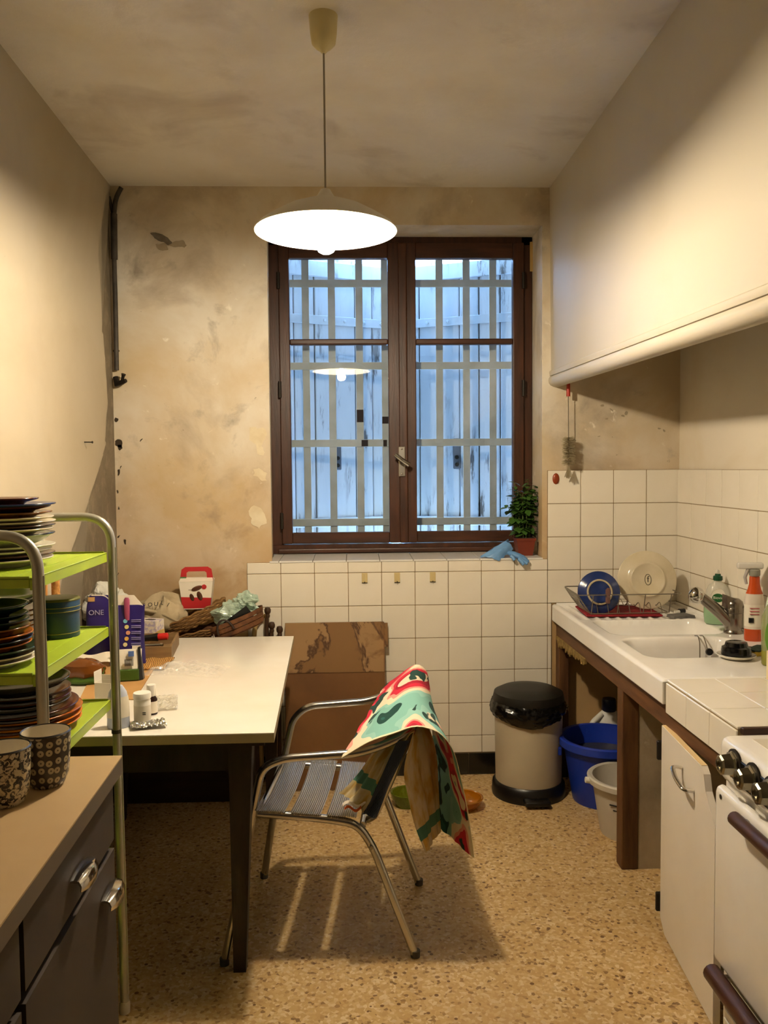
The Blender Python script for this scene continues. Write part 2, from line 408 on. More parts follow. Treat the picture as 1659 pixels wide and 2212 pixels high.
def sash(x0, x1, p0, p1, inner_left):
    s = bpy.data.objects.new('sash', None); col.objects.link(s); s.parent = win
    y0, y1 = FY-.028, FY+.02
    for a in ((x0, p0), (p1, x1)): obj('stile', B(a[0], a[1], y0, y1, FB+.05, FT-.035, bev=.004, seg=2), m_frame, s)
    obj('rail', B(p0, p1, y0+.001, y1, PTOP, FT-.036, bev=.003), m_frame_h, s)
    obj('rail', B(p0, p1, y0+.001, y1, FB+.051, PB, bev=.003), m_frame_h, s)
    obj('glazing_bar', B(p0, p1, y0+.004, y1, MUN-.014, MUN+.014, bev=.006, seg=2), m_frame_h, s)
    for z0, z1 in ((PB-.005, MUN-.012), (MUN+.012, PTOP+.005)):
        obj('pane', B(p0-.005, p1+.005, FY-.004, FY, z0, z1), m_pane, s)
    return s
sash(-.352, .249, -.301, .185, True)
sash(.259, .862, .323, .808, False)
obj('cover_strip', B(.236, .278, FY-.044, FY-.026, FB+.05, FT-.04, bev=.006, seg=3), m_frame, win)
# lever handle on its plate
hp = PY(868, 997, FY-.045)
hd = obj('handle_plate', B(hp.x-.017, hp.x+.017, FY-.052, FY-.044, hp.z-.075, hp.z+.075, bev=.004, seg=2), m_steel, win)
obj('screw', L([(0,.003),(.004,.002),(.005,0)], 10, facing((hp.x, FY-.0525, hp.z+.062), (0,-1,0))), m_wire, hd)
obj('screw', L([(0,.003),(.004,.002),(.005,0)], 10, facing((hp.x, FY-.0525, hp.z-.062), (0,-1,0))), m_wire, hd)
obj('lever', T([(hp.x, FY-.05, hp.z), (hp.x, FY-.085, hp.z), (hp.x-.03, FY-.09, hp.z+.03), (hp.x+.03, FY-.1, hp.z-.028)][0:2], .011, 12), m_chrome, hd, True)
obj('lever', T(fillet([(hp.x-.034, FY-.088, hp.z+.034), (hp.x-.005, FY-.092, hp.z+.008), (hp.x+.034, FY-.094, hp.z-.018)], .02), [.012]*2+[.012]*4+[.013]*2, 12), m_chrome, hd, True)
for x in (FL+.05, FR-.05):
    for z in (1.2, 1.85, 2.38):
        obj('hinge', T([(x, FY-.036, z-.04), (x, FY-.036, z+.04)], .008, 10), mat('dark_iron', '#2c2620', .5, .6), win, True)
obj('repair_filler', B(FR-.012, FR+.012, FY-.012, FY+.01, 2.43, 2.575), mat('ochre_filler', '#b39255', .9), win)

# ------------------------------------------------------------------ iron grille outside the glass
m_bar = noisy('grey_paint_iron', '#d3ccba', '#bdb6a3', 9, .6, .1)
m_bar_rust = mat('rust_patch', '#3a2a22', .8)
GY = 4.36
gr = thing('window_grille', 'grey flat iron bar grille fixed outside the brown window', 'grille', (0,0,0))
xsb = [PY(x, 900, GY).x for x in (605,663,719,778,833,891,950,1008,1065,1124)]
zsb = [PY(750, y, GY).z for y in (613,791,957.5,1128)]
for x in xsb: obj('upright_bar', B(x-.0185, x+.0185, GY, GY+.008, 1.0, 2.62, bev=.001), m_bar, gr)
for z in zsb: obj('cross_bar', B(OL-.03, OR_+.03, GY-.008, GY, z-.019, z+.019, bev=.001), m_bar, gr)
for x, y0, y1 in ((778,885,912),(833,900,915)):
    a, b = PY(x, y0, GY), PY(x, y1, GY); obj('rust_patch', B(a.x-.018, a.x+.017, GY-.0015, GY+.002, b.z, a.z), m_bar_rust, gr)
for x, w in ((788,7),(832,4)):
    a = PY(x, 957, GY-.008); obj('rust_patch', B(a.x-w*.0024, a.x+w*.0024, GY-.0095, GY-.007, a.z-.017, a.z+.016), m_bar_rust, gr)

# ------------------------------------------------------------------ weathered shutters standing ajar outside
m_plank = mat('weathered_white_paint', '#d9dde0', .75)
def _pl():
    m = m_plank; v = coords(m, 'Object', (1,1,.16)); f = noise_tex(m, v, 16, 8, .7); k = ramp(m, f, [(.53,(0,0,0)),(.60,(1,1,1))])
    g = noise_tex(m, coords(m, 'Object', (1,1,.5), loc=(4,2,7)), 3.2, 4); k2 = ramp(m, g, [(.45,(0,0,0)),(.60,(1,1,1))])
    n, l, b = nt(m); mu = mix(m, 1.0, k, k2, 'MULTIPLY')
    setcol(m, mix(m, mu, mix(m, f, '#cdd2d8', '#b0b7c0'), '#5f5a57'))
_pl()
m_strap = noisy('painted_strap', '#c5ccd2', '#b3bac2', 10, .6)
m_dkiron = mat('dark_iron', '#2c2620', .5, .6)
m_seam_backing = noisy('added_seam_backing_grey', '#6e675e', '#585149', 12, .85)
def shutter(side):
    hx = OL-.035 if side < 0 else OR_+.03
    t = thing('wooden_shutter', 'peeling white plank shutter outside the window, on the %s side' % ('stained wall' if side < 0 else 'potted basil'), 'shutter', (hx, 4.53, 0))
    a = math.radians(23); t.rotation_euler = (0, 0, a if side < 0 else -a)
    W = .70; edges = [0,.115,.235,.345,.475,.58,W]
    for e0, e1 in zip(edges, edges[1:]):
        x0, x1 = (e0, e1) if side < 0 else (-e1, -e0)
        obj('plank', B(x0+.003, x1-.003, 0+wiggle(.003), .024, .98, 2.60+wiggle(.01), bev=.004), m_plank, t)
    s = 1 if side < 0 else -1
    obj('added_seam_backing', B(min(0, s*W), max(0, s*W), .0245, .034, .99, 2.58), m_seam_backing, t)  # added board that blocks skylight so the plank seams stay dark
    for z in (1.16, 2.27): obj('strap', B(min(0, s*.66), max(0, s*.66), -.009, -.001, z-.024, z+.024, bev=.002), m_strap, t)
    for z in (1.16, 2.27):
        for x in (.06,.17,.29,.41,.53,.63): obj('rivet', L([(0,.006),(.006,.005),(.009,0)], 10, facing((s*x, -.009, z), (0,-1,0))), m_strap, t, True)
    obj('top_batten', B(min(0, s*W), max(0, s*W), -.02, -.001, 2.50, 2.585, bev=.003), m_plank, t)
    x = .36; pl = obj('latch_plate', B(s*x-.022, s*x+.022, -.006, 0, 1.45, 1.62, bev=.004), mat('grey_iron', '#5f6066', .6, .3), t)
    for z in (1.475, 1.515): obj('bolt', L([(0,.008),(.011,.006),(.012,0)], 10, facing((s*x, -.006, z), (0,-1,0))), m_dkiron, pl, True)
    return t
shutter(-1); shutter(1)
struct(obj('wall_outside', B(-3, 4, 7.5, 7.7, -.2, 1.2), mat('neighbour_wall', '#8f9299', .9)))
# ------------------------------------------------------------------ plastered chimney hood
def hz(Y): return 1.842 - .0206*(D-Y)*1.0
def hood():
    t = thing('chimney_hood', 'large cream plastered chimney hood above the sink and stove', 'hood', (0,0,0))
    HX = .932; y0, y1 = -.9, D
    # thin front wall reaching the ceiling
    hexa_pts = lambda xa, xb, za, zb: [(xa,y0,hz(y0)+za),(xb,y0,hz(y0)+za),(xb,y1,hz(y1)+za),(xa,y1,hz(y1)+za)]
    bmf = bmesh.new(); lo = hexa_pts(HX, HX+.06, .03, 0); hi = [(HX-.008,y0,ZC),(HX+.06,y0,ZC),(HX+.06,y1,ZC),(HX-.008,y1,ZC)]
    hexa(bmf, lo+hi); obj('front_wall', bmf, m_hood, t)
    # moulded lip: rounded roll under two fine grooves
    def roll(name, prof):
        bm = bmesh.new(); ra = [bm.verts.new((HX+x, y0, hz(y0)+z)) for x, z in prof]; rb = [bm.verts.new((HX+x, y1-.001, hz(y1)+z)) for x, z in prof]
        n = len(prof); bm.faces.new(ra); bm.faces.new(rb[::-1])
        for i in range(n): bm.faces.new((ra[i], rb[i], rb[(i+1)%n], ra[(i+1)%n]))
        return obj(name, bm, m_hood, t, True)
    roll('roll_moulding', [(.06,.034),(.06,-.004),(.03,-.014),(.012,-.012),(-.002,-.006),(-.010,.004),(-.013,.016),(-.011,.027),(-.006,.034)])
    roll('bead_moulding', [(.02,.038),(-.006,.038),(-.0085,.043),(-.0085,.058),(-.005,.062),(.02,.062)])
    return t
hood()
# ------------------------------------------------------------------ pipe and old gas tap in the corner
pp = thing('gas_pipe', 'dark old pipe running down the bare cement corner', 'pipe', (-1.055, 3.87, 1.75))
m_pipe = noisy('black_pipe', '#2b2620', '#4a4238', 14, .6, .2)
def rel(p, o): return [V(*q)-V(*o) for q in p]
oo = (-1.055, 3.87, 1.75)
pts = [PY(x, y, 3.87) for x, y in ((262,405),(250,428),(246,462),(246,540),(249,640),(251,740),(252,800))]
obj('pipe', T(rel(fillet(pts, .05), oo), .0105, 10), m_pipe, pp, True)
obj('sleeve', T(rel([PY(246,462,3.87), PY(247,560,3.87)], oo), .015, 10), m_pipe, pp, True)
obj('stub', T(rel(fillet([PY(236,425,3.875), PY(240,445,3.875), PY(245,468,3.875)], .02), oo), .007, 8), m_pipe, pp, True)
tv = PY(258, 826, 3.85)
vb = obj('tap', T(rel([PY(250,815,3.87), PY(253,830,3.86), PY(263,826,3.845), PY(272,822,3.835)], oo), [.013,.014,.012,.009], 10), m_dkiron, pp, True)
obj('tap_lever', T(rel([PY(263,826,3.845), PY(266,812,3.835), PY(267,808,3.832)], oo), [.006,.008,.011], 8), m_dkiron, vb, True)
obj('bracket', T(rel([PY(246,758,3.89), PY(251,758,3.865), PY(256,758,3.89)], oo), .005, 8), m_dkiron, pp, True)
nl = PL(182, 955)
ni = thing('nail', 'bent rusty nail sticking out of the cream left wall', 'nail', nl)
obj('shank', T([(0,0,0), (.035,-.01,-.001)], .0022, 8), m_dkiron, ni); obj('head', L([(0,.001),(.005,.001),(.005,-.001),(0,-.001)], 10, facing((.035,-.01,-.001), (.96,-.27,0))), m_dkiron, ni)

# ================================================================== PENDANT LAMP
LP = PY(704, 500, 2.45); ROSE = PZ(697, 26, ZC)
lx, ly, lz = LP
lamp = thing('pendant_lamp', 'white dished metal pendant lamp hanging on a thin cord, lit', 'lamp', (lx, ly, ZC))
m_shade = mat('lamp_shade_white', '#d8d2c4', .45)
m_rose = mat('ivory_plastic', '#c9bb8c', .45)
def dz(z): return z - ZC
obj('ceiling_rose', L([(0,0),(.041,0),(.038,-.05),(.034,-.077),(.022,-.09),(.012,-.097),(.006,-.104),(0,-.104)], 32), m_rose, lamp, True)
R = .206
outer = [(R,0),(R-.012,.014),(R-.045,.036),(.115,.062),(.06,.083),(.03,.094),(.022,.104),(.014,.118),(.004,.122)]
inner = [(.004,.112),(.02,.09),(.058,.078),(.112,.057),(R-.048,.032),(R-.014,.011),(R-.002,-.001)]
obj('lamp_shade', L([(r, z+lz-ZC) for r, z in outer+inner], 64, close=True), m_shade, lamp, True)
obj('cord', T([(0,0,-.1), (0,0,lz-ZC+.12)], .0028, 8), mat('grey_cord', '#8d8475', .7), lamp)
obj('lamp_socket', L([(0,.10),(.018,.098),(.019,.045),(.016,.02),(0,.02)], 20, Matrix.Translation((0,0,lz-ZC))), m_white, lamp, True)
m_bulb = mat('lit_bulb', '#ffffff', .4, emit=BULB_COLOR[:3], estr=BULB_STRENGTH)
bz = lz-ZC-.034
obj('bulb', L([(0,.052),(.013,.052),(.014,.036),(.022,.02),(.029,.002),(.029,-.010),(.022,-.023),(.012,-.029),(0,-.031)], 20, Matrix.Translation((0,0,bz))), m_bulb, lamp, True)

# ================================================================== TABLE
TZ = .74
m_lam = noisy('white_laminate', '#f2ede2', '#eae3d4', 3, .14)
m_lamedge = mat('yellowed_edge', '#b5a785', .5)
m_dkwood = wood('dark_table_wood', '#2c1a10', '#1d110a', 'Z', .5)
tr, tf = PZ(592, 1583, TZ), PZ(634.6, 1373.9, TZ)
TL = -1.02
table = thing('kitchen_table', 'old table with white laminate top and dark tapered wooden legs', 'table', (-.62, 2.9, 0))
def rt(x, y, z): return V(x+.62, y-2.9, z)
def slab(z0, z1, inset=0, mm=None, name='table_top'):
    a = [(TL, tr.y+inset), (tr.x-inset, tr.y+inset), (tf.x-inset, tf.y-inset), (TL-.03, tf.y-inset)]
    bm = hexa(bmesh.new(), [rt(x, y, z0) for x, y in a] + [rt(x, y, z1) for x, y in a])
    return bm
obj('table_top', slab(TZ-.003, TZ), m_lam, table)
obj('edge_band', slab(TZ-.027, TZ-.0032, .0), m_lamedge, table)
obj('underboard', slab(TZ-.045, TZ-.0272, .03), m_dkwood, table)
def leg(x, y, tx, ty):
    bm = bmesh.new(); a = .034; b = .018
    hexa(bm, [rt(x-b, y-b, 0), rt(x+b, y-b, 0), rt(x+b, y+b, 0), rt(x-b, y+b, 0), rt(tx-a, ty-a, TZ-.04), rt(tx+a, ty-a, TZ-.04), rt(tx+a, ty+a, TZ-.04), rt(tx-a, ty+a, TZ-.04)])
    obj('leg', bm, m_dkwood, table)
leg(-.342, 2.385, -.325, 2.375); leg(-.355, 3.46, -.345, 3.47); leg(-.95, 2.39, -.93, 2.375); leg(-.98, 3.46, -.96, 3.47)
for a in ((-.93, -.33, 2.36, 2.385), (-.96, -.34, 3.455, 3.48)): obj('apron', B(*[v+.62 for v in a[:2]], *[v-2.9 for v in a[2:]], TZ-.14, TZ-.045), m_dkwood, table)
for x0 in (-.345, -.96): obj('apron', B(x0+.62, x0+.645, 2.39-2.9, 3.46-2.9, TZ-.14, TZ-.045), m_dkwood, table)

# ================================================================== ALUMINIUM CHAIR
NY, FYY = 2.44, 2.88
chair = thing('aluminium_chair', 'polished aluminium cafe armchair with ribbed slats, pulled up to the table', 'chair', (-.05, 2.66, 0))
def rc(x, y, z): return V(x+.05, y-2.66, z)
rA = .0125
def P3(path): return [rc(*p) for p in path]
# arm/front-leg/back loop, one continuous tube
near = [(-.392, NY-.03, .006), (-.345, NY-.015, .22), (-.305, NY, .45), (-.278, NY, .575), (-.215, NY, .603), (.015, NY, .615), (.10, NY, .643), (.172, NY+.02, .672)]
farp = [(-.33, FYY+.05, .006), (-.29, FYY+.02, .24), (-.245, FYY, .46), (-.215, FYY, .59), (-.165, FYY, .632), (.05, FYY, .646), (.125, FYY, .674), (.205, FYY-.02, .702)]
loop = near + [(.185, NY+.07, .682), (.198, 2.66, .693), (.208, FYY-.07, .703)] + farp[::-1]
obj('arm_frame', T(P3(fillet(loop, .055, 6)), rA, 12), m_alu, chair, True)
# backrest hoop
hoop = [(.172, NY+.03, .668), (.11, NY+.02, .53), (.058, NY+.02, .415), (.03, NY+.05, .388), (.03, FYY-.05, .388), (.075, FYY-.02, .43), (.205, FYY-.03, .698)]
obj('back_frame', T(P3(fillet(hoop, .05, 5)), .0105, 12), m_alu, chair, True)
# side rails bending into rear legs
obj('rear_leg', T(P3(fillet([(-.292, NY+.012, .435), (-.1, NY+.012, .416), (.005, NY+.008, .398), (.05, NY, .33), (.172, NY-.02, .006)], .07, 6)), rA, 12), m_alu, chair, True)
obj('rear_leg', T(P3(fillet([(-.245, FYY-.012, .435), (-.05, FYY-.012, .418), (.05, FYY-.008, .400), (.095, FYY, .33), (.217, FYY-.03, .006)], .07, 6)), rA, 12), m_alu, chair, True)
obj('front_rail', T(P3([(-.288, NY+.01, .436), (-.25, FYY-.01, .436)]), .0105, 12), m_alu, chair, True)
obj('rear_rail', T(P3([(.02, NY+.01, .392), (.06, FYY-.01, .396)]), .0105, 12), m_alu, chair, True)
m_rib = mat('ribbed_aluminium', '#cfcdca', .36, 1)
def slat_profile(w, ribs, amp=.0016):
    return [((k/(ribs*4))*w, amp*math.sin(k*math.pi/2)) for k in range(ribs*4+1)]
def seat_slat(x0, w, name='seat_slat'):
    def fn(u, v):
        xw = u*w; Y = NY-.012 + v*(FYY-NY+.024); skew = .042*v
        sag = -.016*math.sin(math.pi*v)
        rib = .0021*math.sin(u*15*2*math.pi)
        x = x0 + xw + skew
        return rc(x, Y, .449 - (x+.29)*.095 + sag + rib + .006)
    return obj(name, grid(fn, 90, 10, .0015), m_rib, chair, True)
for x0 in (-.300, -.194, -.088): seat_slat(x0, .088)
def back_slat(t0, t1):
    a0, a1 = V(.050, 0, .41), V(.172, 0, .672)
    def fn(u, v):
        p = a0.lerp(a1, t0+(t1-t0)*u); Y = NY+.03+v*(FYY-NY-.06); bow = .004*math.sin(math.pi*v)
        return rc(p.x+bow+.026*v+.0012*math.sin(u*20*2*math.pi), Y, p.z+.02*v)
    obj('back_slat', grid(fn, 80, 10, .0015), m_rib, chair, True)
back_slat(.18, .5); back_slat(.58, .92)
for p in ((-.315, NY-.014, .38), (.045, NY-.017, .335), (-.33, NY-.02, .30)): obj('bolt', L([(0,.004),(.006,.003),(.007,0)], 12, facing(rc(*p), (0,-1,0))), m_steel, chair, True)
for p in ((-.392, NY-.03, 0), (.173, NY-.02, 0), (-.33, FYY+.05, 0), (.218, FYY-.03, 0)): obj('foot_cap', L([(0,0),(.014,0),(.0145,.02),(0,.021)], 14, Matrix.Translation(rc(*p))), mat('grey_rubber', '#55514a', .7), chair, True)

# ------------------------------------------------------------------ cloths on the chair
def cat(path, t):
    """point on a polyline by normalised length"""
    ps = [Vector(p) for p in path]; ls = [(b-a).length for a, b in zip(ps, ps[1:])]; s = t*sum(ls)
    for a, b, q in zip(ps, ps[1:], ls):
        if s <= q: return a.lerp(b, s/q if q else 0)
        s -= q
    return ps[-1]
def drape(near_prof, far_prof, y0, y1, yend=None, fold=.012, fr=3.0, seed=0, nu=56, nv=44, th=.0018, ridge=.5):
    npf, fpf = fillet([(x,0,z) for x, z in near_prof], .04, 5), fillet([(x,0,z) for x, z in far_prof], .04, 5)
    def fn(u, v):
        a, b = cat(npf, v), cat(fpf, v); p = a.lerp(b, u); Y = y0 + (y1-y0 if not yend or v < ridge else (y1-y0)*(1-(v-ridge)/(1-ridge)) + (yend-y0)*(v-ridge)/(1-ridge))*u
        d = min(1, abs(v-ridge)*2.6)
        q = V(p.x*2+seed, Y*fr*2, p.z*1.3)
        k = fold*d*noise.noise(V(u*fr*2+seed, v*2.2, seed)) + fold*.35*d*noise.noise(V(u*9+seed, v*5, 2+seed))
        yy = Y + .018*d*noise.noise(V(u*2+seed*3, v*3, 5))
        return V(p.x + k, yy, p.z + k*.25)
    return grid(fn, nu, nv, th)
m_towel = mat('floral_towel', '#e6d9bf', .9)
def _tw():
    m = m_towel; n, l, b = nt(m); v = coords(m, 'UV', (.75,1.5,1), loc=(2.3,.4,0))
    f = noise_tex(m, v, 1.9, 2, .45, .7)
    c = ramp(m, f, [(0,'#1f5a55'),(.33,'#123f3a'),(.37,'#7fb5ac'),(.44,'#8fc0b6'),(.475,'#ecdcc0'),(.53,'#e89a8a'),(.555,'#c8213c'),(.60,'#a3132f'),(.63,'#ecdcc0'),(.70,'#6fa79f'),(.78,'#7a1c38')], 'CONSTANT')
    f2 = noise_tex(m, coords(m, 'UV', (1.2,3,1), loc=(5,3,0)), 2.4, 2, .5, .3)
    c = mix(m, ramp(m, f2, [(.60,(0,0,0)),(.61,(1,1,1))]), c, '#173b36')
    sp = n.new('ShaderNodeSeparateXYZ'); l.new(coords(m, 'UV'), sp.inputs[0])
    h = n.new('ShaderNodeMath'); h.operation = 'LESS_THAN'; h.inputs[1].default_value = .022; l.new(sp.outputs[0], h.inputs[0])
    setcol(m, mix(m, h.outputs[0], c, '#e9ddbb'))
    bump(m, noise_tex(m, coords(m, 'UV', (60,160,1)), 8, 2), .15, .002)
_tw()
tow = tag(obj('floral_towel', drape([(-.04,.612),(.05,.662),(.12,.682),(.178,.706),(.25,.684),(.288,.63),(.322,.47),(.35,.305)],
                  [(.11,.70),(.15,.725),(.185,.752),(.222,.772),(.255,.745),(.268,.66),(.265,.5),(.258,.315)], 2.405, 2.90, 2.62, .010, 2.2, 1.0, ridge=.42), m_towel, None, True),
    'red, teal and cream patterned towel draped over the aluminium chair back', 'towel')
m_tea = mat('striped_tea_towel', '#cdbb94', .9)
def _tea():
    m = m_tea; n, l, b = nt(m); sp = n.new('ShaderNodeSeparateXYZ'); l.new(coords(m, 'UV'), sp.inputs[0])
    base = ramp(m, noise_tex(m, coords(m, 'UV', (2,3,1)), 2.0, 3), [(.4,'#cdbd9a'),(.52,'#c4ab74'),(.6,'#b99345')])
    band = ramp(m, sp.outputs[1], [(0,(0,0,0)),(.08,(1,1,1)),(.135,(0,0,0)),(.88,(1,1,1)),(.94,(0,0,0))], 'CONSTANT')
    tip = ramp(m, sp.outputs[1], [(0,(1,1,1)),(.02,(0,0,0))], 'CONSTANT')
    setcol(m, mix(m, band, base, '#4f7d68'))
_tea()
tag(obj('tea_towel', drape([(.052,.425),(.066,.45),(.088,.50),(.12,.58),(.15,.655),(.178,.688),(.165,.655),(.138,.56),(.165,.43),(.205,.31)],
             [(-.052,.455),(-.03,.472),(.01,.52),(.06,.60),(.14,.66),(.188,.692),(.225,.665),(.255,.58),(.262,.44),(.262,.315)], 2.43, 2.54, 2.56, .013, 3.0, 4.0, ridge=.5), m_tea, None, True),
    'beige tea towel with green end bands hanging beneath the patterned towel', 'tea towel')
m_check = mat('navy_check_cloth', '#20283c', .9)
def _ck():
    m = m_check; n, l, b = nt(m); k = n.new('ShaderNodeTexChecker'); k.inputs['Scale'].default_value = 26
    k.inputs['Color1'].default_value = lin('#171d2e'); k.inputs['Color2'].default_value = lin('#4c5468'); l.new(coords(m, 'UV'), k.inputs['Vector']); setcol(m, k.outputs[0])
_ck()
tag(obj('checked_cloth', drape([(.160,.655),(.125,.575),(.085,.485),(.06,.425)], [(.125,.65),(.085,.565),(.045,.475),(.02,.43)], 2.424, 2.436, None, .004, 3, 8.0, 20, 20, ridge=0), m_check, None, True),
    'navy checked cloth lying against the inside of the chair back', 'cloth')
m_scrap = mat('scrap_label', '#e8dcc8', .8)
s = PY(765, 1735, 2.47)
sc = thing('cloth_scrap', 'small white and orange folded scrap on the last seat slat', 'cloth', (s.x, s.y, .437))
obj('fold', grid(lambda u, v: V((u-.5)*.07, (v-.5)*.035+.01*u, .012+.008*math.sin(u*7)+.004*math.sin(v*5)), 12, 6, .001), m_scrap, sc, True)
obj('orange_edge', grid(lambda u, v: V((u-.5)*.05-.004, -.02-.006*v, .010+.007*math.sin(u*7)-.006*v), 10, 3, .001), mat('orange_cloth', '#d5642a', .8), sc, True)

# ------------------------------------------------------------------ hardboard leaning on the tiles
m_board = stained('stained_hardboard', '#704b22', [(2.0,.40,.66,'#5c3b1a',2.0), (7,.58,.70,'#5a3a1a',7.0)], rough=.6, bmp=.05)
m_board2 = stained('pale_hardboard', '#7c5a31', [(2.4,.50,.515,'#4d3116',5.3), (2.4,.52,.535,'#94734a',5.3), (7,.6,.7,'#6a4a28',1.0)], rough=.65, bmp=.05)
bl, br = PY(617, 1345, D-.03), PY(828, 1346, D-.03)
bd = thing('leaning_board', 'water stained brown hardboard panel leaning against the tiled wall', 'board', (bl.x, 3.74, 0))
def lean(z): return (3.865-3.74)*z/.74
def bpan(x0, x1, z0, z1, t=.012): 
    return hexa(bmesh.new(), [V(x0,lean(z0)-t,z0), V(x1,lean(z0)-t,z0), V(x1,lean(z0),z0), V(x0,lean(z0),z0), V(x0,lean(z1)-t,z1), V(x1,lean(z1)-t,z1), V(x1,lean(z1),z1), V(x0,lean(z1),z1)])
bw = br.x-bl.x
obj('lower_sheet', bpan(0, bw+.004, .002, .742), m_board, bd)
obj('upper_sheet', bpan(-.002, bw, .52, .744, .0155), m_board2, bd)
obj('torn_strip', bpan(bw+.003, bw+.02, .63, .738, .008), m_board2, bd)

# ================================================================== SINK, COUNTER AND WHAT IS UNDER IT
CZ = .809; CX = .940
sink = thing('ceramic_sink', 'white ceramic double sink with ribbed drainer and deep front apron', 'sink', (1.24, 3.18, CZ))
SY0, SY1, SX0, SX1 = 2.478, D-.008, .936, XR-.009
def rbox(x, y, x0, x1, y0, y1, r):
    cx, cy = (x0+x1)/2, (y0+y1)/2; qx, qy = abs(x-cx)-(x1-x0)/2+r, abs(y-cy)-(y1-y0)/2+r
    return math.hypot(max(qx,0), max(qy,0)) + min(max(qx,qy),0) - r
def sst(a, b, x): t = max(0, min(1, (x-a)/(b-a))); return t*t*(3-2*t)
B1 = (1.005, 1.44, 3.15, 3.47, .06); B2 = (1.005, 1.40, 2.765, 3.088, .06)
def sink_z(x, y):
    z = 0
    for b_, dep in ((B1, .15), (B2, .165)):
        d = rbox(x, y, *b_); z = min(z, -dep*sst(.002, -.03, d) - .006*sst(.012, -.002, d))
    if y > 3.47: z += -.012*sst(3.47, 3.50, y)*sst(.955, .985, x) + .006*sst(3.47,3.50,y)*sst(.99,1.02,x)*max(0, math.sin((x-1.0)*2*math.pi/.046))
    e = min(x-SX0, y-SY0); z -= .008*(1-min(1, max(0, e)/.012))**2
    return z
NXs, NYs = 110, 250
obj('basin', grid(lambda u, v: V(SX0+(SX1-SX0)*u-1.24, SY0+(SY1-SY0)*v-3.18, sink_z(SX0+(SX1-SX0)*u, SY0+(SY1-SY0)*v)), NXs, NYs, 0, False), m_ceram, sink, True)
obj('apron', B(SX0-1.24, SX0+.03-1.24, SY0-3.18, SY1-3.18, -.078, -.0075, bev=.004, seg=2), m_ceram, sink)
obj('upstand', B(SX0+.02-1.24, SX1-1.24, SY1-.007-3.18, SY1-3.18, -.03, .006, bev=.002), m_ceram, sink); obj('upstand', B(SX1-.007-1.24, SX1-1.24, SY0-3.18, SY1-.007-3.18, -.03, .006, bev=.002), m_ceram, sink)
for b_, dep in ((B1, .156), (B2, .171)):
    obj('drain', L([(0,.001),(.03,.001),(.033,.003),(.036,0)], 24, Matrix.Translation(((b_[0]+b_[1])/2-1.24, (b_[2]+b_[3])/2-3.18, -dep+.001))), m_steel, sink, True)
obj('overflow_slot', T([(1.385-1.24, 2.93-3.18, -.055), (1.385-1.24, 2.96-3.18, -.055)], .012, 8), m_black, sink)

# plug hanging on its chain
pl_ = thing('sink_plug', 'black rubber plug hanging on a chain over the sink divider', 'plug', (1.30, 3.085, CZ-.02))
obj('chain', T(fillet([(0,.03,.02),(0,.0,.026),(-.002,-.022,.006),(-.002,-.026,-.1)], .01), .0022, 6), m_wire, pl_)
obj('chain', T(fillet([(.02,.03,.02),(.02,.0,.026),(.02,-.022,.006),(.025,-.028,-.02)], .01), .0022, 6), m_wire, pl_)
obj('stopper', L([(0,.008),(.012,.008),(.014,-.004),(.011,-.008),(0,-.008)], 16, facing((.032,-.03,-.03), (-.2,-.9,.2))), m_black, pl_, True)
sp = PZ(1497, 1412, .74)
spn = thing('wooden_spatula', 'pale wooden spatula handle standing in the near sink basin', 'spatula', (1.16, 2.82, CZ-.168))
obj('handle', T([(0,0,.002),(.03,-.01,.06),(.055,-.02,.135)], [.006,.006,.008], 8, flat=.5), mat('pale_wood', '#d9c28d', .7), spn, True)

# ------------------------------------------------------------------ tiled worktop
wt = thing('tiled_worktop', 'cream tiled worktop between the sink and the stove', 'worktop', (1.24, 2.24, CZ))
obj('slab', B(.950-1.24, XR-.009-1.24, 2.008-2.24, 2.474-2.24, -.07, -.006), m_grout, wt)
for k in range(3):
    for i in range(4):
        x0 = .947+i*.148; w = .148 if i < 3 else XR-.01-x0
        meshobj('tile', tile_mesh(w, PT, TT, m_tile, 'Z'), wt, (x0-1.24, 2.008+k*.1555-2.24, -.0065), (wiggle(.004), wiggle(.004), 0))
    meshobj('front_tile', tile_mesh(PT, .095, TT, m_tile, 'X'), wt, (.952-1.24, 2.008+k*.1555-2.24, -.103), (0, wiggle(.006), wiggle(.004)))
# bit of wooden trim where the tiles stop
obj('end_trim', B(.955-1.24, XR-.01-1.24, 1.992-2.24, 2.008-2.24, -.016, .001, bev=.002), wood('reddish_trim','#4a2a1a','#2f190e','X'), wt)

# ------------------------------------------------------------------ wooden carcass
m_carc = wood('brown_carcass_wood', '#6a4524', '#46290f', 'Y', .6)
m_carcz = wood('brown_carcass_post', '#6a4524', '#46290f', 'Z', .6)
cf = thing('counter_frame', 'rough brown wooden frame of posts and rail carrying the sink', 'frame', (.97, 2.95, 0))
def rf(x0,x1,y0,y1,z0,z1,**k): return B(x0-.97,x1-.97,y0-2.95,y1-2.95,z0,z1,**k)
obj('front_rail', rf(.956, .986, 2.0, D-.01, .655, .728, bev=.002), m_carc, cf)
obj('post', rf(.954, 1.0, D-.075, D-.012, 0, .656, bev=.002), m_carcz, cf)
obj('post', rf(.957, 1.018, 2.915, 2.975, 0, .656, bev=.003), m_carcz, cf)
obj('post', rf(.962, 1.0, 2.46, 2.50, 0, .656, bev=.003), m_carcz, cf)
obj('back_rail', rf(1.48, 1.53, 2.0, D-.01, .64, .73), m_carc, cf)
for y in (2.07, 2.5, 2.95, 3.84): obj('cross_beam', rf(.986, 1.48, y-.02, y+.02, .66, .728), m_carc, cf)
fr_ = bmesh.new()
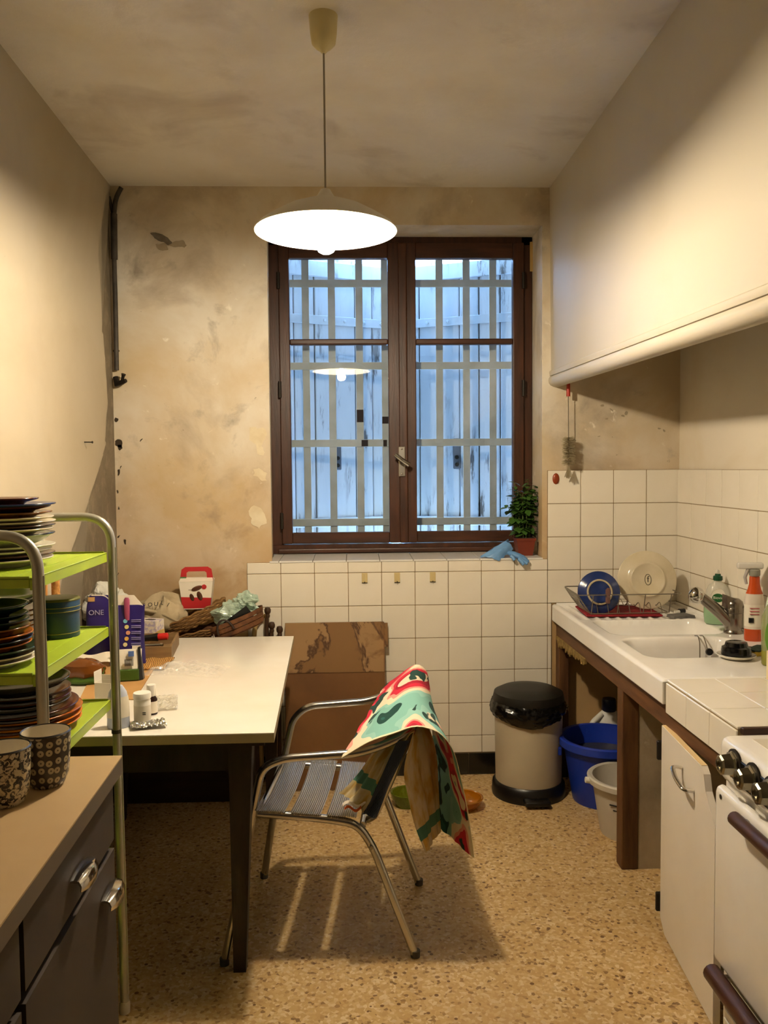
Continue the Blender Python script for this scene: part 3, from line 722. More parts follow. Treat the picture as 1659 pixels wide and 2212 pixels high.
for k in range(40):
    y = 3.86-.012*k-.004*rnd.random(); z = .655-.018*rnd.random()
    box(fr_, .952-.97-.003, .962-.97, y-2.95-.006, y-2.95+.006, z-.004-.018*rnd.random()*(1 if k < 30 else .4), .664, bev=.001)
obj('foam_filler', fr_, noisy('old_foam', '#93783f', '#725a2c', 40, .9, .4), cf)
pw = struct(obj('wall_partition', B(1.018, XR, 2.918, 2.965, 0, .656), stained('partition_plaster', '#b5a68b', [(3,.45,.7,'#9a8a6e',2.0),(20,.68,.74,'#cfc3aa',4.0)], bmp=.3)))

# ------------------------------------------------------------------ white cabinet door standing ajar
dr = thing('cabinet_door', 'white cabinet door with chrome handle standing ajar beside the stove', 'door', (.962, 2.50, 0), math.radians(-4.2))
m_door = noisy('white_door_laminate', '#ece4d6', '#e4dac8', 2.5, .35)
dpoly = [V(-.018,0,.055), V(-.018,-.045,.022), V(-.018,-.46,.018), V(-.018,-.46,.54), V(-.018,-.388,.605), V(-.018,-.372,.645), V(-.018,-.35,.66), V(-.018,0,.66)]
obj('panel', prism(bmesh.new(), dpoly, (.002,0,0)), m_door, dr)
obj('core', prism(bmesh.new(), [p+V(.0022,0,0) for p in dpoly], (.016,0,0)), m_door, dr)
obj('top_edge', B(-.0158,.0002,-.35,0,.6602,.6612), mat('chipboard', '#d9bb85', .8), dr)
hx = -.02
hb = obj('handle', T(fillet([(hx,-.20,.60),(hx-.028,-.20,.605),(hx-.032,-.245,.588),(hx-.028,-.30,.575),(hx,-.30,.572)], .014), .0065, 10, flat=.7), m_chrome, dr, True)
for z in (.58, .10): obj('hinge', B(-.03, -.005, .001, .014, z-.03, z+.03, bev=.003), m_dkiron, dr)

# ------------------------------------------------------------------ gas stove
st = thing('gas_stove', 'old white enamel gas stove with steel knobs and brown handle bars', 'stove', (1.2, 1.66, 0))
SF, SB, S0, S1 = .892, 1.50, 1.33, 1.99
def rs(x0,x1,y0,y1,z0,z1,**k): return B(x0-1.2,x1-1.2,y0-1.66,y1-1.66,z0,z1,**k)
obj('body', rs(SF+.02, SB, S0+.004, S1-.004, .06, .69), m_enamel, st)
obj('control_panel', rs(SF, SB, S0, S1, .690, .800, bev=.022, seg=4), m_enamel, st, True)
od = obj('oven_door', rs(SF-.012, SF+.02, S0+.004, S1-.004, .235, .680, bev=.018, seg=4), m_enamel, st, True)
obj('warming_drawer', rs(SF-.002, SF+.02, S0+.006, S1-.05, .075, .215, bev=.006, seg=2), noisy('ribbed_enamel', '#d5cbb4', '#c9bd9f', 4, .3), st, True)
for k in range(5): obj('drawer_rib', rs(SF-.006, SF-.001, S0+.02, S1-.06, .09+k*.024, .098+k*.024, bev=.002), m_enamel, st)
obj('plinth', rs(SF+.03, SB, S0+.02, S1-.02, 0, .06), m_black, st)
m_hand = wood('brown_bakelite', '#4a2616', '#35180c', 'Y', .4)
def bar(z, y0, y1, r, off):
    h = obj('handle_bar', T([(SF-off-1.2, y0-1.66, z), (SF-off-1.2, y0+.008-1.66, z), (SF-off-1.2, y1-.008-1.66, z), (SF-off-1.2, y1-1.66, z)], [r*.6, r, r, r*.6], 14), m_hand, st, True)
    for y in (y0+.03, y1-.03): obj('bracket', rs(SF-off, SF+.005, y-.008, y+.008, z-.012, z+.004, bev=.002), m_steel, h)
bar(.658, 1.36, 1.835, .016, .034)
bar(.222, 1.36, 1.955, .022, .028)
obj('door_hole', L([(0,.0006),(.006,.0006),(.006,0)], 16, facing((SF-.0125-1.2, 1.945-1.66, .66), (-1,0,0))), m_black, st)
obj('badge_plate', rs(SF-.004, SF+.002, 1.42, 1.90, .715, .775, bev=.002), m_black, st)
m_knob = mat('knob_steel', '#8f8878', .28, 1)
for k, (x, y) in enumerate(((1572,1643),(1612,1676),(1652,1712))):
    p = PX(x, y, SF-.025); kz = p.z
    kb = obj('knob', L([(.030,0),(.031,.006),(.026,.009),(.024,.03),(.020,.034),(.013,.036),(.012,.031),(0,.031)], 8, facing((SF-.006-1.2, p.y-1.66+.012, .757), (-1,0,0))), m_knob, st)
    obj('knob_bezel', L([(.036,0),(.036,.004),(.03,.006)], 28, facing((SF-.001-1.2, p.y-1.66+.012, .757), (-1,0,0))), m_dkiron, kb, True)
for k in range(2):
    y = PX(1652,1712,SF-.025).y - .075*(k+1)+.012
    kb = obj('knob', L([(.030,0),(.031,.006),(.026,.009),(.024,.03),(.020,.034),(.013,.036),(.012,.031),(0,.031)], 8, facing((SF-.006-1.2, y-1.66, .757), (-1,0,0))), m_knob, st)
obj('hob_well', rs(SF+.06, SB-.03, S0+.05, S1-.05, .799, .8015, bev=.001), noisy('hob_grey_enamel', '#d8cfbc', '#cbbfa6', 4, .25), st)
for x in (1.05, 1.33):
    for y in (1.48, 1.80): obj('burner', L([(0,.022),(.03,.022),(.034,.014),(.045,.012),(.05,.001)], 24, Matrix.Translation((x-1.2, y-1.66, .80))), m_dkiron, st, True)
for x in (1.05, 1.33): obj('pan_support', T([(x-1.2, 1.38-1.66, .836), (x-1.2, 1.92-1.66, .836)], .005, 8), m_dkiron, st)
for y in (1.48, 1.80): 
    g = T(fillet([(.96-1.2, y-1.66, .801), (.96-1.2, y-1.66, .836), (1.43-1.2, y-1.66, .836), (1.43-1.2, y-1.66, .801)], .01), .005, 8); obj('pan_support', g, m_dkiron, st)

# ------------------------------------------------------------------ pedal bin
bp = V(.775, 3.655, 0)
bn = thing('pedal_bin', 'cream pedal bin with black lid and black bin liner', 'bin', bp)
m_cream = noisy('cream_metal', '#b9ae95', '#ada188', 3, .4)
obj('body', L([(0,.04),(.143,.04),(.146,.06),(.150,.36),(.146,.40),(0,.40)], 40), m_cream, bn, True)
obj('base_ring', L([(0,0),(.162,0),(.164,.012),(.160,.055),(.150,.066),(.146,.066),(0,.05)], 40), m_black, bn, True)
obj('lid', L([(.152,.40),(.157,.41),(.158,.435),(.152,.458),(.12,.474),(.06,.480),(0,.481)], 40), mat('black_lid', '#15140f', .45), bn, True)
def liner(u, v):
    a = 2*math.pi*u; dip = .03*math.cos(a+2.0)+.012*math.sin(3*a)
    r = .158 + .012*math.sin(v*math.pi) + .010*noise.noise(V(math.cos(a)*5, math.sin(a)*5, v*4)) + .006*noise.noise(V(math.cos(a)*14, math.sin(a)*14, v*9))
    return V(r*math.cos(a), r*math.sin(a), .425 - v*(.062+dip*.7))
obj('bin_liner', grid(liner, 90, 14, .001), mat('black_liner', '#0a0a0a', .2), bn, True)
obj('pedal', B(-.055, .055, -.205, -.14, .012, .034, bev=.008, seg=3), m_black, bn, True)

# ------------------------------------------------------------------ buckets and detergent under the sink
def bucket(name, label, c, r0, r1, h, m, rimh=.02, water=None):
    t = thing(name, label, 'bucket', c)
    obj('pail', L([(0,0),(r0,0),(r0+.003,.008),(r1,h-.004),(r1+.012,h-.002),(r1+.014,h-rimh*.2),(r1+.012,h-rimh),(r1+.016,h-rimh),(r1+.018,h),(r1+.012,h+.005),(r1-.003,h+.003),(r1-.006,h-.02),(r0-.003,.012),(0,.012)], 44), m, t, True)
    if water: obj('water', L([(0,h*.72),(r0+(r1-r0)*.72-.004,h*.72)], 40), water, t)
    return t
m_bluep = mat('blue_plastic', '#17339c', .38)
b1 = bucket('blue_bucket', 'large blue plastic bucket holding murky water, under the sink', (1.085, 3.56, 0), .130, .176, .275, m_bluep, .03, mat('murky_water', '#3c3b35', .1))
obj('handle_lug', B(-.2,-.185,-.012,.012,.2,.235,bev=.003), m_bluep, b1)
b2 = bucket('white_bucket', 'white plastic bucket standing in front of the blue bucket', (1.09, 3.225, 0), .112, .148, .225, mat('grey_white_plastic', '#c9c2b4', .4), .02)
obj('handle_lug', L([(0,.012),(.012,.01),(.014,-.01),(0,-.012)], 12, facing((-.168,0,.215), (-1,0,.1))), m_white, b2, True)
for k, (x, w) in enumerate(((0,.03),(.01,.02),(.0,.012))):
    a = math.radians(232+x*100); r = .139-.006*k; obj('scale_mark', B(-w, w, -.0012, .001, -.0022, .0022), mat('ink', '#2a2622', .7), b2, loc=(r*math.cos(a), r*math.sin(a), .15-.022*k), rot=(.15, 0, a+math.pi/2))
dj = thing('detergent_bottle', 'white detergent jug with dark blue cap behind the blue bucket', 'bottle', (1.19, 3.82, 0))
obj('body', L([(0,0),(.08,0),(.085,.01),(.085,.22),(.075,.27),(.05,.30),(.03,.318),(0,.318)], 28, Matrix.Diagonal((1,.62,1,1))), m_white, dj, True)
obj('grip', T(fillet([(-.07,-.035,.19),(-.1,-.045,.22),(-.095,-.045,.27),(-.04,-.02,.305)], .03), .013, 10), m_white, dj, True)
obj('cap', L([(0,.372),(.028,.372),(.032,.366),(.034,.32),(.03,.314),(0,.314)], 24), mat('navy_cap', '#0f1533', .35), dj, True)

# ------------------------------------------------------------------ glass bowls on the floor
def gbowl(name, label, c, r, h, m):
    t = tag(obj(name, L([(0,0),(r*.62,0),(r*.68,.006),(r*.93,h*.6),(r,h),(r-.004,h+.002),(r-.009,h),(r*.9-.006,h*.6),(r*.62,.012),(0,.009)], 44), m, None, True, c), label, 'bowl'); return t
m_green = mat('green_glass', '#7f8a1c', .08, trans=.6, ior=1.45)
m_amber = mat('amber_glass', '#c77f14', .08, trans=.55, ior=1.45)
c = PZ(880, 1745, 0); gbowl('green_glass_bowl', 'olive green glass bowl on the floor behind the chair', (c.x, c.y+.03, 0), .072, .06, m_green)
c = PZ(1000, 1752, 0); gbowl('amber_glass_bowl', 'amber glass dish on the floor beside the hanging towel', (c.x+.005, c.y+.04, 0), .088, .045, m_amber)

# ================================================================== LIME SHELF RACK
m_tube = mat('grey_green_tube', '#a8a598', .35, .5)
m_lime = noisy('lime_paint', '#a3b830', '#96ab28', 5, .4)
RXR, RXL, RYF, RYN = -.628, -.965, 2.205, 1.672
rack = thing('metal_shelf_rack', 'grey tubular rack with lime green shelves loaded with crockery', 'shelf', ((RXR+RXL)/2, (RYF+RYN)/2, 0))
rox, roy = (RXR+RXL)/2, (RYF+RYN)/2
def rr(x, y, z): return V(x-rox, y-roy, z)
for y, ztop, dx in ((RYF, 1.338, 0), (RYN, 1.332, .008)):
    pts = fillet([rr(RXR+dx, y, .03), rr(RXR-.004+dx, y, ztop), rr(RXL+dx, y, ztop), rr(RXL+dx, y, .03)], .075, 9)
    up = obj('end_frame', T(pts, .0115, 14), m_tube, rack, True)
    obj('seam', T([p+V(.0115,-.002,0) for p in fillet([rr(RXR+dx, y, .05), rr(RXR-.004+dx, y, ztop-.08)], .07)], .0022, 6), m_tube, up)
    for x in (RXR, RXL): obj('joint_ring', T([rr(x+dx-.003, y, .765), rr(x+dx-.003, y, .775)], .0128, 14), mat('dark_ring', '#3a352c', .5), up)
    for x in (RXR, RXL):
        obj('foot', L([(0,0),(.014,.0),(.015,.02),(.0125,.032),(0,.032)], 14, Matrix.Translation(rr(x+dx, y, 0))), mat('foot_white', '#cfc8b6', .5), rack, True)
for z in (1.245, 1.05, .857, .66, .458, .261, .08):
    bm = bmesh.new(); box(bm, RXL+.014-rox, RXR-.012-rox, RYN+.012-roy, RYF-.014-roy, z-.003, z, .001)
    sh = obj('shelf', bm, m_lime, rack)
    for a in ((RXL+.014, RXL+.02, RYN+.012, RYF-.014), (RXR-.018, RXR-.012, RYN+.012, RYF-.014)): obj('shelf_edge', B(a[0]-rox, a[1]-rox, a[2]-roy, a[3]-roy, z-.024, z+.001, bev=.001), m_lime, sh)
    for a in ((RXL+.02, RXR-.018, RYN+.012, RYN+.017), (RXL+.02, RXR-.018, RYF-.019, RYF-.014)): obj('shelf_edge', B(a[0]-rox, a[1]-rox, a[2]-roy, a[3]-roy, z-.02, z+.004, bev=.001), m_lime, sh)
    for k in range(6): obj('shelf_rib', B(RXL+.05+k*.045-rox, RXL+.053+k*.045-rox, RYN+.03-roy, RYF-.03-roy, z-.0005, z+.0009), m_lime, sh)

# ------------------------------------------------------------------ crockery on the rack
def glaze(n, c1, c2=None): return noisy('glaze_'+n, c1, c2 or c1, 9, .16, 0)
G = dict(brown=glaze('brown','#6b3a18','#57290e'), cocoa=glaze('cocoa','#4a2716','#371a0d'), ochre=glaze('ochre','#8a5a1e','#6f4313'), cream=glaze('cream','#d8ccb2','#cabd9d'),
         white=glaze('white','#dcd6c8','#d0c8b6'), navy=glaze('navy','#1b2440','#121932'), blue=glaze('blue','#27386e','#1d2b58'), sage=glaze('sage','#a9ad84','#98a072'),
         teal=glaze('teal','#17302f','#0f2423'), orange=glaze('orange','#b5651b','#9e5212'), bright=glaze('bright','#d9801c','#c76c10'), maroon=glaze('maroon','#4f1b18','#3b1210'),
         grey=glaze('grey','#565049','#443f38'), green=glaze('green','#33452f','#263622'))
_pm = {}
def plate_mesh(r, h, colour, bowl=False):
    k = (r, h, colour, bowl)
    if k in _pm: return _pm[k]
    if bowl: prof = [(0,.004),(r*.45,.004),(r*.47,0),(r*.52,.0),(r*.55,.006),(r*.86,h*.55),(r,h-.002),(r+.001,h),(r-.004,h),(r*.83,h*.58),(r*.5,.012),(0,.010)]
    else: prof = [(0,.003),(r*.52,.003),(r*.54,0),(r*.58,0),(r*.60,.004),(r*.70,h*.55),(r*.97,h-.004),(r,h-.002),(r,h),(r*.97,h),(r*.70,h*.62),(r*.58,.009),(0,.008)]
    bm = L(prof, 44); me = bpy.data.meshes.new('plate'); bmesh.ops.recalc_face_normals(bm, faces=bm.faces[:]); bm.to_mesh(me); bm.free(); me.materials.append(G[colour])
    for p in me.polygons: p.use_smooth = True
    _pm[k] = me; return me
ORD = ['bottom','second','third','fourth','fifth','sixth','seventh','eighth','ninth','tenth','eleventh','twelfth','thirteenth','fourteenth','fifteenth']
def stack(cx, cy, z, items, where, group, jit=.006):
    """items bottom to top: (colour, word, radius, height, rise, bowl)"""
    n = len(items)
    for k, (c, word, r, h, rise, bowl) in enumerate(items):
        nm = 'bowl' if bowl else 'plate'
        o = meshobj('stacked_'+nm, plate_mesh(r, h, c, bowl), None, (cx+rnd.uniform(-jit,jit), cy+rnd.uniform(-jit,jit), z))
        pos = 'top one' if k == n-1 else 'bottom one' if k == 0 else ORD[k]+' from the bottom'
        tag(o, '%s %s, %s of %s' % (word, nm, pos, where), nm, group); z += rise
    return z
stack(-.795, 1.915, 1.2452, [('white','white',.115,.02,.0095,0),('cocoa','brown rimmed',.112,.02,.0095,0),('white','white',.112,.02,.0095,0),('white','white',.110,.02,.010,0),('sage','pale green',.112,.034,.016,1),('navy','navy blue',.108,.02,.010,0),
    ('cream','cream',.114,.022,.0095,0),('cocoa','dark brown',.112,.02,.0085,0),('cream','cream',.112,.02,.0095,0),('cream','cream',.111,.02,.0095,0),('ochre','ochre',.108,.022,.0105,0),('brown','glazed brown',.107,.024,.010,0),('blue','mid blue',.116,.02,.010,0),('brown','chestnut brown',.086,.022,.012,0)],
    'the tall top shelf stack', 'plates on the top lime shelf')
stack(-.772, 1.775, 1.0502, [('white','white',.098,.018,.010,0),('cream','white rimmed',.097,.018,.010,0),('green','dark green',.098,.02,.012,0),('orange','orange',.090,.018,.010,0),('navy','navy',.089,.018,.011,0),('orange','orange',.090,.018,.0115,0),('ochre','ochre brown',.085,.02,.012,0),('teal','dark teal',.083,.022,.012,1),('teal','dark teal',.082,.022,.012,1),('teal','dark teal',.083,.03,.012,1)],
    'the front stack on the middle lime shelf', 'crockery in the front stack, middle lime shelf', .003)
stack(-.862, 2.03, 1.0502, [('bright','yellow ochre',.10,.02,.012,0),('cocoa','dark brown',.10,.02,.012,0),('orange','orange rimmed',.10,.02,.012,0),('cocoa','dark brown',.10,.02,.012,0),('ochre','ochre',.10,.02,.012,0),('brown','brown',.10,.02,.013,0),('grey','grey',.10,.03,.012,1),('sage','grey green',.10,.03,.012,1)],
    'the stack behind the blue tin', 'crockery in the stack behind the blue tin', .003)
stack(-.785, 1.965, .8572, [('bright','bright orange',.138,.022,.0125,0),('bright','bright orange',.138,.022,.0125,0),('orange','dark orange',.137,.022,.0125,0),('maroon','maroon',.132,.022,.0125,0),('grey','grey rimmed',.115,.02,.0115,0),('maroon','dark maroon',.112,.02,.0115,0),('cocoa','dark brown',.11,.02,.012,0),('grey','dark grey',.11,.034,.012,1)],
    'the wide stack on the third lime shelf', 'crockery in the wide stack, third lime shelf', .004)
# blue tin
c = V(-.733, 2.085, 1.0502)
tn = thing('blue_tin', 'round blue storage tin with olive lid on the middle lime shelf', 'tin', c)
m_tin = noisy('blue_tin_paint', '#2b4a68', '#243f5a', 4, .35)
m_tinl = mat('tin_olive', '#6b6a2e', .4, .2)
obj('body', L([(0,0),(.050,0),(.051,.002),(.051,.062),(0,.062)], 40), m_tin, tn, True)
obj('lid', L([(.0505,.062),(.053,.062),(.053,.092),(.0515,.0955),(.047,.0945),(0,.0945)], 40), m_tin, tn, True)
obj('lid_top', L([(0,.0965),(.047,.0965),(.0515,.0955),(.0535,.0935),(.0535,.0905)], 40), m_tinl, tn, True)
for z, r in ((.012,.0515), (.0655,.0535), (.0755,.0535)): obj('gold_band', L([(r-.001,z-.001),(r+.0006,z-.0006),(r+.0006,z+.0006),(r-.001,z+.001)], 40), mat('tin_gold', '#a99a55', .35, .5), tn)

# ================================================================== SIDEBOARD WITH MUGS
m_top = noisy('beige_laminate', '#b79c72', '#ad9167', 3, .4)
m_front = noisy('shaded_front', '#3d2f1f', '#322617', 3, .7)  # fronts are beige like the top; their shade is put into this brown
m_edge = mat('grey_edge_band', '#5c5142', .5)
cb = thing('sideboard', 'beige topped sideboard with shade-darkened drawers and chrome pulls', 'sideboard', (-.72, 1.1, 0))
def rb(x0,x1,y0,y1,z0,z1,**k): return B(x0+.72,x1+.72,y0-1.1,y1-1.1,z0,z1,**k)
YN = .30
def skew(pts): return [V(x+.72, y-1.1, z) for x, y, z in pts]
xf = lambda Y: -.457 + (1.63-Y)*.028
def topslab(z0, z1, ins=0):
    return hexa(bmesh.new(), skew([(-.955,YN,z0),(xf(YN)-ins,YN,z0),(xf(1.632)-ins,1.632-ins,z0),(-.955,1.632-ins,z0),(-.955,YN,z1),(xf(YN)-ins,YN,z1),(xf(1.632)-ins,1.632-ins,z1),(-.955,1.632-ins,z1)]))
obj('top', topslab(.897, .90), m_top, cb); obj('top_edge', topslab(.866, .8968), m_edge, cb)
def face(x_in, y0, y1, z0, z1, m, name, t=.018, parent=cb):
    return obj(name, hexa(bmesh.new(), skew([(xf(y0)-x_in-t,y0,z0),(xf(y0)-x_in,y0,z0),(xf(y1)-x_in,y1,z0),(xf(y1)-x_in-t,y1,z0),(xf(y0)-x_in-t,y0,z1),(xf(y0)-x_in,y0,z1),(xf(y1)-x_in,y1,z1),(xf(y1)-x_in-t,y1,z1)])), m, parent)
obj('carcass', hexa(bmesh.new(), skew([(-.95,YN,.05),(xf(YN)-.04,YN,.05),(xf(1.62)-.04,1.62,.05),(-.95,1.62,.05),(-.95,YN,.866),(xf(YN)-.04,YN,.866),(xf(1.62)-.04,1.62,.866),(-.95,1.62,.866)])), mat('carcass_dark', '#1d1712', .7), cb)
def pull(Y, z, par):
    x = xf(Y)-.012+.72
    pr = [(0,.016),(.010,.018),(.022,.014),(.028,.002),(.026,-.012),(.024,-.012),(.024,0),(.018,.010),(0,.012)]
    bm = bmesh.new(); n = 9; rows = []
    for k in range(n+1):
        w = (k/n-.5)*.085; s = 1-.55*abs(k/n-.5)**2*4*.6
        rows.append([bm.verts.new((x+px*s, Y-1.1+w, z+pz*s)) for px, pz in pr])
    for a, b in zip(rows, rows[1:]):
        for i in range(len(pr)-1): bm.faces.new((a[i],a[i+1],b[i+1],b[i]))
    bm.faces.new(rows[0]); bm.faces.new(rows[-1][::-1])
    obj('pull', bm, m_chrome, par, True)
d1 = face(.015, 1.135, 1.612, .742, .862, m_front, 'drawer'); pull(1.375, .787, d1)
d2 = face(.015, .66, 1.118, .742, .862, m_front, 'drawer'); pull(.89, .787, d2)
e1 = face(.015, 1.135, 1.612, .06, .724, m_front, 'door'); pull(1.548, .662, e1)
e2 = face(.015, .66, 1.118, .06, .724, m_front, 'door'); pull(.72, .662, e2)
def mug(name, label, c, r, h, m):
    t = thing(name, label, 'mug', c)
    obj('cup', L([(0,0),(r*.62,0),(r*.72,.004),(r*.88,.02),(r*.96,.05),(r,h-.006),(r,h-.002)], 44), m, t, True)
    obj('inside', L([(r,h-.002),(r-.003,h-.001),(r-.0035,h-.006),(r*.9,.03),(r*.6,.012),(0,.010)], 44), mat('mug_cream', '#d9cfb8', .25), t, True)
    obj('rim', L([(r-.003,h-.0015),(r-.001,h+.0005),(r+.001,h-.0015),(r,h-.003)], 44, close=True), mat('mug_rim', '#1b1714', .3), t, True)
    return t
m_mugA = mat('flower_disc_mug', '#4a423a', .25)
def _mA():
    m = m_mugA; n, l, b = nt(m); t = n.new('ShaderNodeTexCoord'); sx = n.new('ShaderNodeSeparateXYZ'); l.new(t.outputs['Object'], sx.inputs[0])
    at = n.new('ShaderNodeMath'); at.operation = 'ARCTAN2'; l.new(sx.outputs[1], at.inputs[0]); l.new(sx.outputs[0], at.inputs[1])
    sc = n.new('ShaderNodeMath'); sc.operation = 'MULTIPLY'; sc.inputs[1].default_value = .0425; l.new(at.outputs[0], sc.inputs[0])
    cx = n.new('ShaderNodeCombineXYZ'); l.new(sc.outputs[0], cx.inputs[0]); l.new(sx.outputs[2], cx.inputs[1])
    vo = n.new('ShaderNodeTexVoronoi'); vo.voronoi_dimensions = '2D'; vo.inputs['Scale'].default_value = 62; vo.inputs['Randomness'].default_value = .35; l.new(cx.outputs[0], vo.inputs['Vector'])
    setcol(m, ramp(m, vo.outputs['Distance'], [(0,'#3c352e'),(.06,'#8c8069'),(.10,'#b8ab8e'),(.33,'#a99c80'),(.36,'#453d35')], 'CONSTANT'))
_mA()
m_mugB = mat('blossom_print_mug', '#3a332c', .25)
def _mB():
    m = m_mugB; v = coords(m); f = noise_tex(m, v, 95, 4, .6, 1.2); setcol(m, ramp(m, f, [(.40,'#241f1b'),(.46,'#6b6051'),(.5,'#bfb193'),(.62,'#c9bd9f'),(.7,'#5a5044')], 'CONSTANT'))
_mB()
mug('patterned_mug', 'dark mug printed with pale round flowers on the sideboard', (-.551, 1.488, .9), .0425, .098, m_mugA)
mug('patterned_mug', 'mug with speckled black and cream blossom print on the sideboard', (-.590, 1.405, .9), .0425, .098, m_mugB)

# ================================================================== CLUTTER ON AND BEHIND THE TABLE
TZ1 = TZ+.0006
def on(x, y, dz=0): p = PZ(x, y, TZ1); return V(p.x, p.y, TZ1+dz)
m_cardb = noisy('cardboard', '#b98f58', '#a97f49', 6, .8)
# flat cardboard sheet
cq = [PZ(x, y, TZ1) for x, y in ((346,1424),(292,1512),(172,1512),(215,1424))]
ctr = sum(cq, V(0,0,0))/4
sh = tag(obj('cardboard_sheet', prism(bmesh.new(), [p-ctr for p in cq], (0,0,.003)), m_cardb, None, loc=ctr), 'flat brown cardboard sheet lying on the white table', 'cardboard')
ZS = TZ1+.0034
# straw mat
m_straw = mat('woven_straw', '#a97b3c', .85)
def _st():
    m = m_straw; n, l, b = nt(m); w = n.new('ShaderNodeTexWave'); w.inputs['Scale'].default_value = 45; w.inputs['Distortion'].default_value = 3; l.new(coords(m), w.inputs['Vector']); setcol(m, ramp(m, w.outputs[1] if len(w.outputs) > 1 else w.outputs[0], [(.2,'#7c5524'),(.7,'#c39350')])); bump(m, w.outputs[1], .5, .004)
_st()
c = PZ(321, 1436, ZS)
tag(obj('straw_mat', grid(lambda u, v: V((u-.5)*.13+.02*v, (v-.5)*.17, .006+.004*noise.noise(V(u*4,v*4,1))+.001*math.sin(v*60)), 20, 30, .004), m_straw, None, True, (c.x+.0, c.y+.0, ZS), (0,0,.1)), 'piece of woven straw mat beside the purple pouches', 'mat')
# tool tray
tc = V(-.815, 3.29, TZ1)
tt = thing('tool_tray', 'shallow wooden tray of old tools at the table end', 'tray', tc, math.radians(6))
m_tray = wood('tray_wood', '#8c6f48', '#6e5433', 'X')
obj('base', B(-.11,.11,-.14,.14,.0,.006), m_tray, tt)
for a in ((-.11,-.102,-.14,.14),(.102,.11,-.14,.14)): obj('side', B(*a,.006,.05), m_tray, tt)
for a in ((-.102,.102,-.14,-.132),(-.102,.102,.132,.14)): obj('side', B(*a,.006,.05), m_tray, tt)
tq = tc + V(.0,-.02,.045)
pump = thing('torch', 'black metal tube tool with a red end lying in the tool tray', 'tool', tq)
obj('tube', T([(-.09,.0,.01),(.02,.012,.016),(.045,.015,.018)], [.011,.013,.017], 14), m_black, pump, True)
obj('red_end', T([(.045,.015,.018),(.05,.0155,.018),(.082,.018,.02),(.086,.018,.02)], [.012,.014,.014,.008], 14), mat('red_plastic', '#b51d17', .35), pump, True)
k2 = thing('steel_tool', 'thin steel rod tool lying beside the black tube in the tray', 'tool', tq+V(0,-.045,-.015))
obj('rod', T([(-.08,0,.008),(.07,.01,.012)], .006, 10), m_steel, k2, True); obj('tip', L([(0,.006),(.008,.004),(.009,-.006),(0,-.008)], 12, facing((.072,.01,.012), (1,.06,0))), m_chrome, k2, True)
k3 = thing('wooden_tool', 'brown wooden handle lying in the tool tray', 'tool', tq+V(0,-.085,-.02))
obj('handle', T([(-.08,0,.008),(-.02,.004,.012),(.075,.012,.012)], [.007,.011,.009], 10), wood('tool_wood','#6d4a27','#4e3217','X'), k3, True)
# cream envelope / wedge behind the tray
e0 = PY(330, 1388, 3.46)
en = tag(obj('paper_bag', prism(bmesh.new(), [V(-.05,0,0),V(.045,0,0),V(.04,0,.055),(V(.02,0,.05)),V(-.02,0,.025)], (0,.03,0)), mat('manila', '#c9a764', .8), None, loc=(e0.x, 3.47, TZ1)), 'folded manila paper bag standing behind the tool tray', 'paper bag')
# ------------------------------------------------------------------ purple pouches
m_purple = noisy('purple_foil', '#2b1f66', '#231852', 6, .3)
m_label = mat('pouch_print', '#8d86b5', .5); m_wlabel = mat('pouch_white', '#e4dccb', .5)
def pouch(t, w, h, d, top=.0, m=m_purple, name='pouch_body', round_top=0):
    bm = bmesh.new(); n = 24; rows = []; nv = 14
    for k in range(nv+1):
        v = k/nv; dd = d*(1-v)**.7*(.55+.45*math.sin(min(1,v*3+.2)*math.pi/2)); ww = w*(1-.06*math.sin(v*math.pi))
        if round_top and v > .6: ww *= math.sqrt(max(.02, 1-((v-.6)/.4)**2*round_top))
        rows.append([bm.verts.new((ww/2*math.cos(2*math.pi*i/n), max(dd,.0015)*math.sin(2*math.pi*i/n), h*v)) for i in range(n)])
    for a, b in zip(rows, rows[1:]):
        for i in range(n): bm.faces.new((a[i],a[(i+1)%n],b[(i+1)%n],b[i]))
    bm.faces.new(rows[0][::-1]); bm.faces.new(rows[-1])
    return obj(name, bm, m, t, True)
def ysurf(d, v, u, w): # front skin of a pouch
    dd = d*(1-v)**.7*(.55+.45*math.sin(min(1,v*3+.2)*math.pi/2)); x = max(-1, min(1, 2*u/w)); return -max(dd,.0015)*math.sqrt(max(0,1-x*x*.98)) - .0012
pb = thing('food_pouch', 'purple pet food pouch with white top, closed by a pink clip', 'pouch', (-.832, 3.075, ZS), math.radians(3))
PW, PH, PD = .132, .222, .036
pouch(pb, PW, PH, PD)
obj('white_top', hexa(bmesh.new(), [(-.060,-.0012,PH-.004),(.060,-.0012,PH-.004),(.060,.0012,PH-.004),(-.060,.0012,PH-.004),(-.035,-.001,PH+.036),(.028,-.001,PH+.036),(.028,.001,PH+.036),(-.035,.001,PH+.036)]), m_wlabel, pb)
cols = ['#5f9db0','#c9c07a','#c98f6a','#c9a04a','#c7bd8c']
def decal(t, x, z, w, h, m, name='print', d=PD, pw=PW, ph=PH):
    y = min(ysurf(d, z/ph, x-w/2, pw), ysurf(d, z/ph, x+w/2, pw), ysurf(d, (z-h/2)/ph, x, pw)); return obj(name, B(x-w/2, x+w/2, y-.0012, y+.004, z-h/2, z+h/2), m, t)
for k in range(5):
    x = .008 - .010*abs(k-2)*.5; z = .165-.021*k; y = ysurf(PD, z/PH, x, PW)
    obj('round_print', L([(0,.001),(.0075,.001),(.0075,-.004)], 16, facing((x, y-.001, z), (0,-1,.1))), mat('dot%d' % k, cols[k], .5), pb)
    for q in range(2): decal(pb, .036, z+.003-.006*q, .034, .0022, m_label)
decal(pb, .038, .045, .030, .062, m_wlabel); 
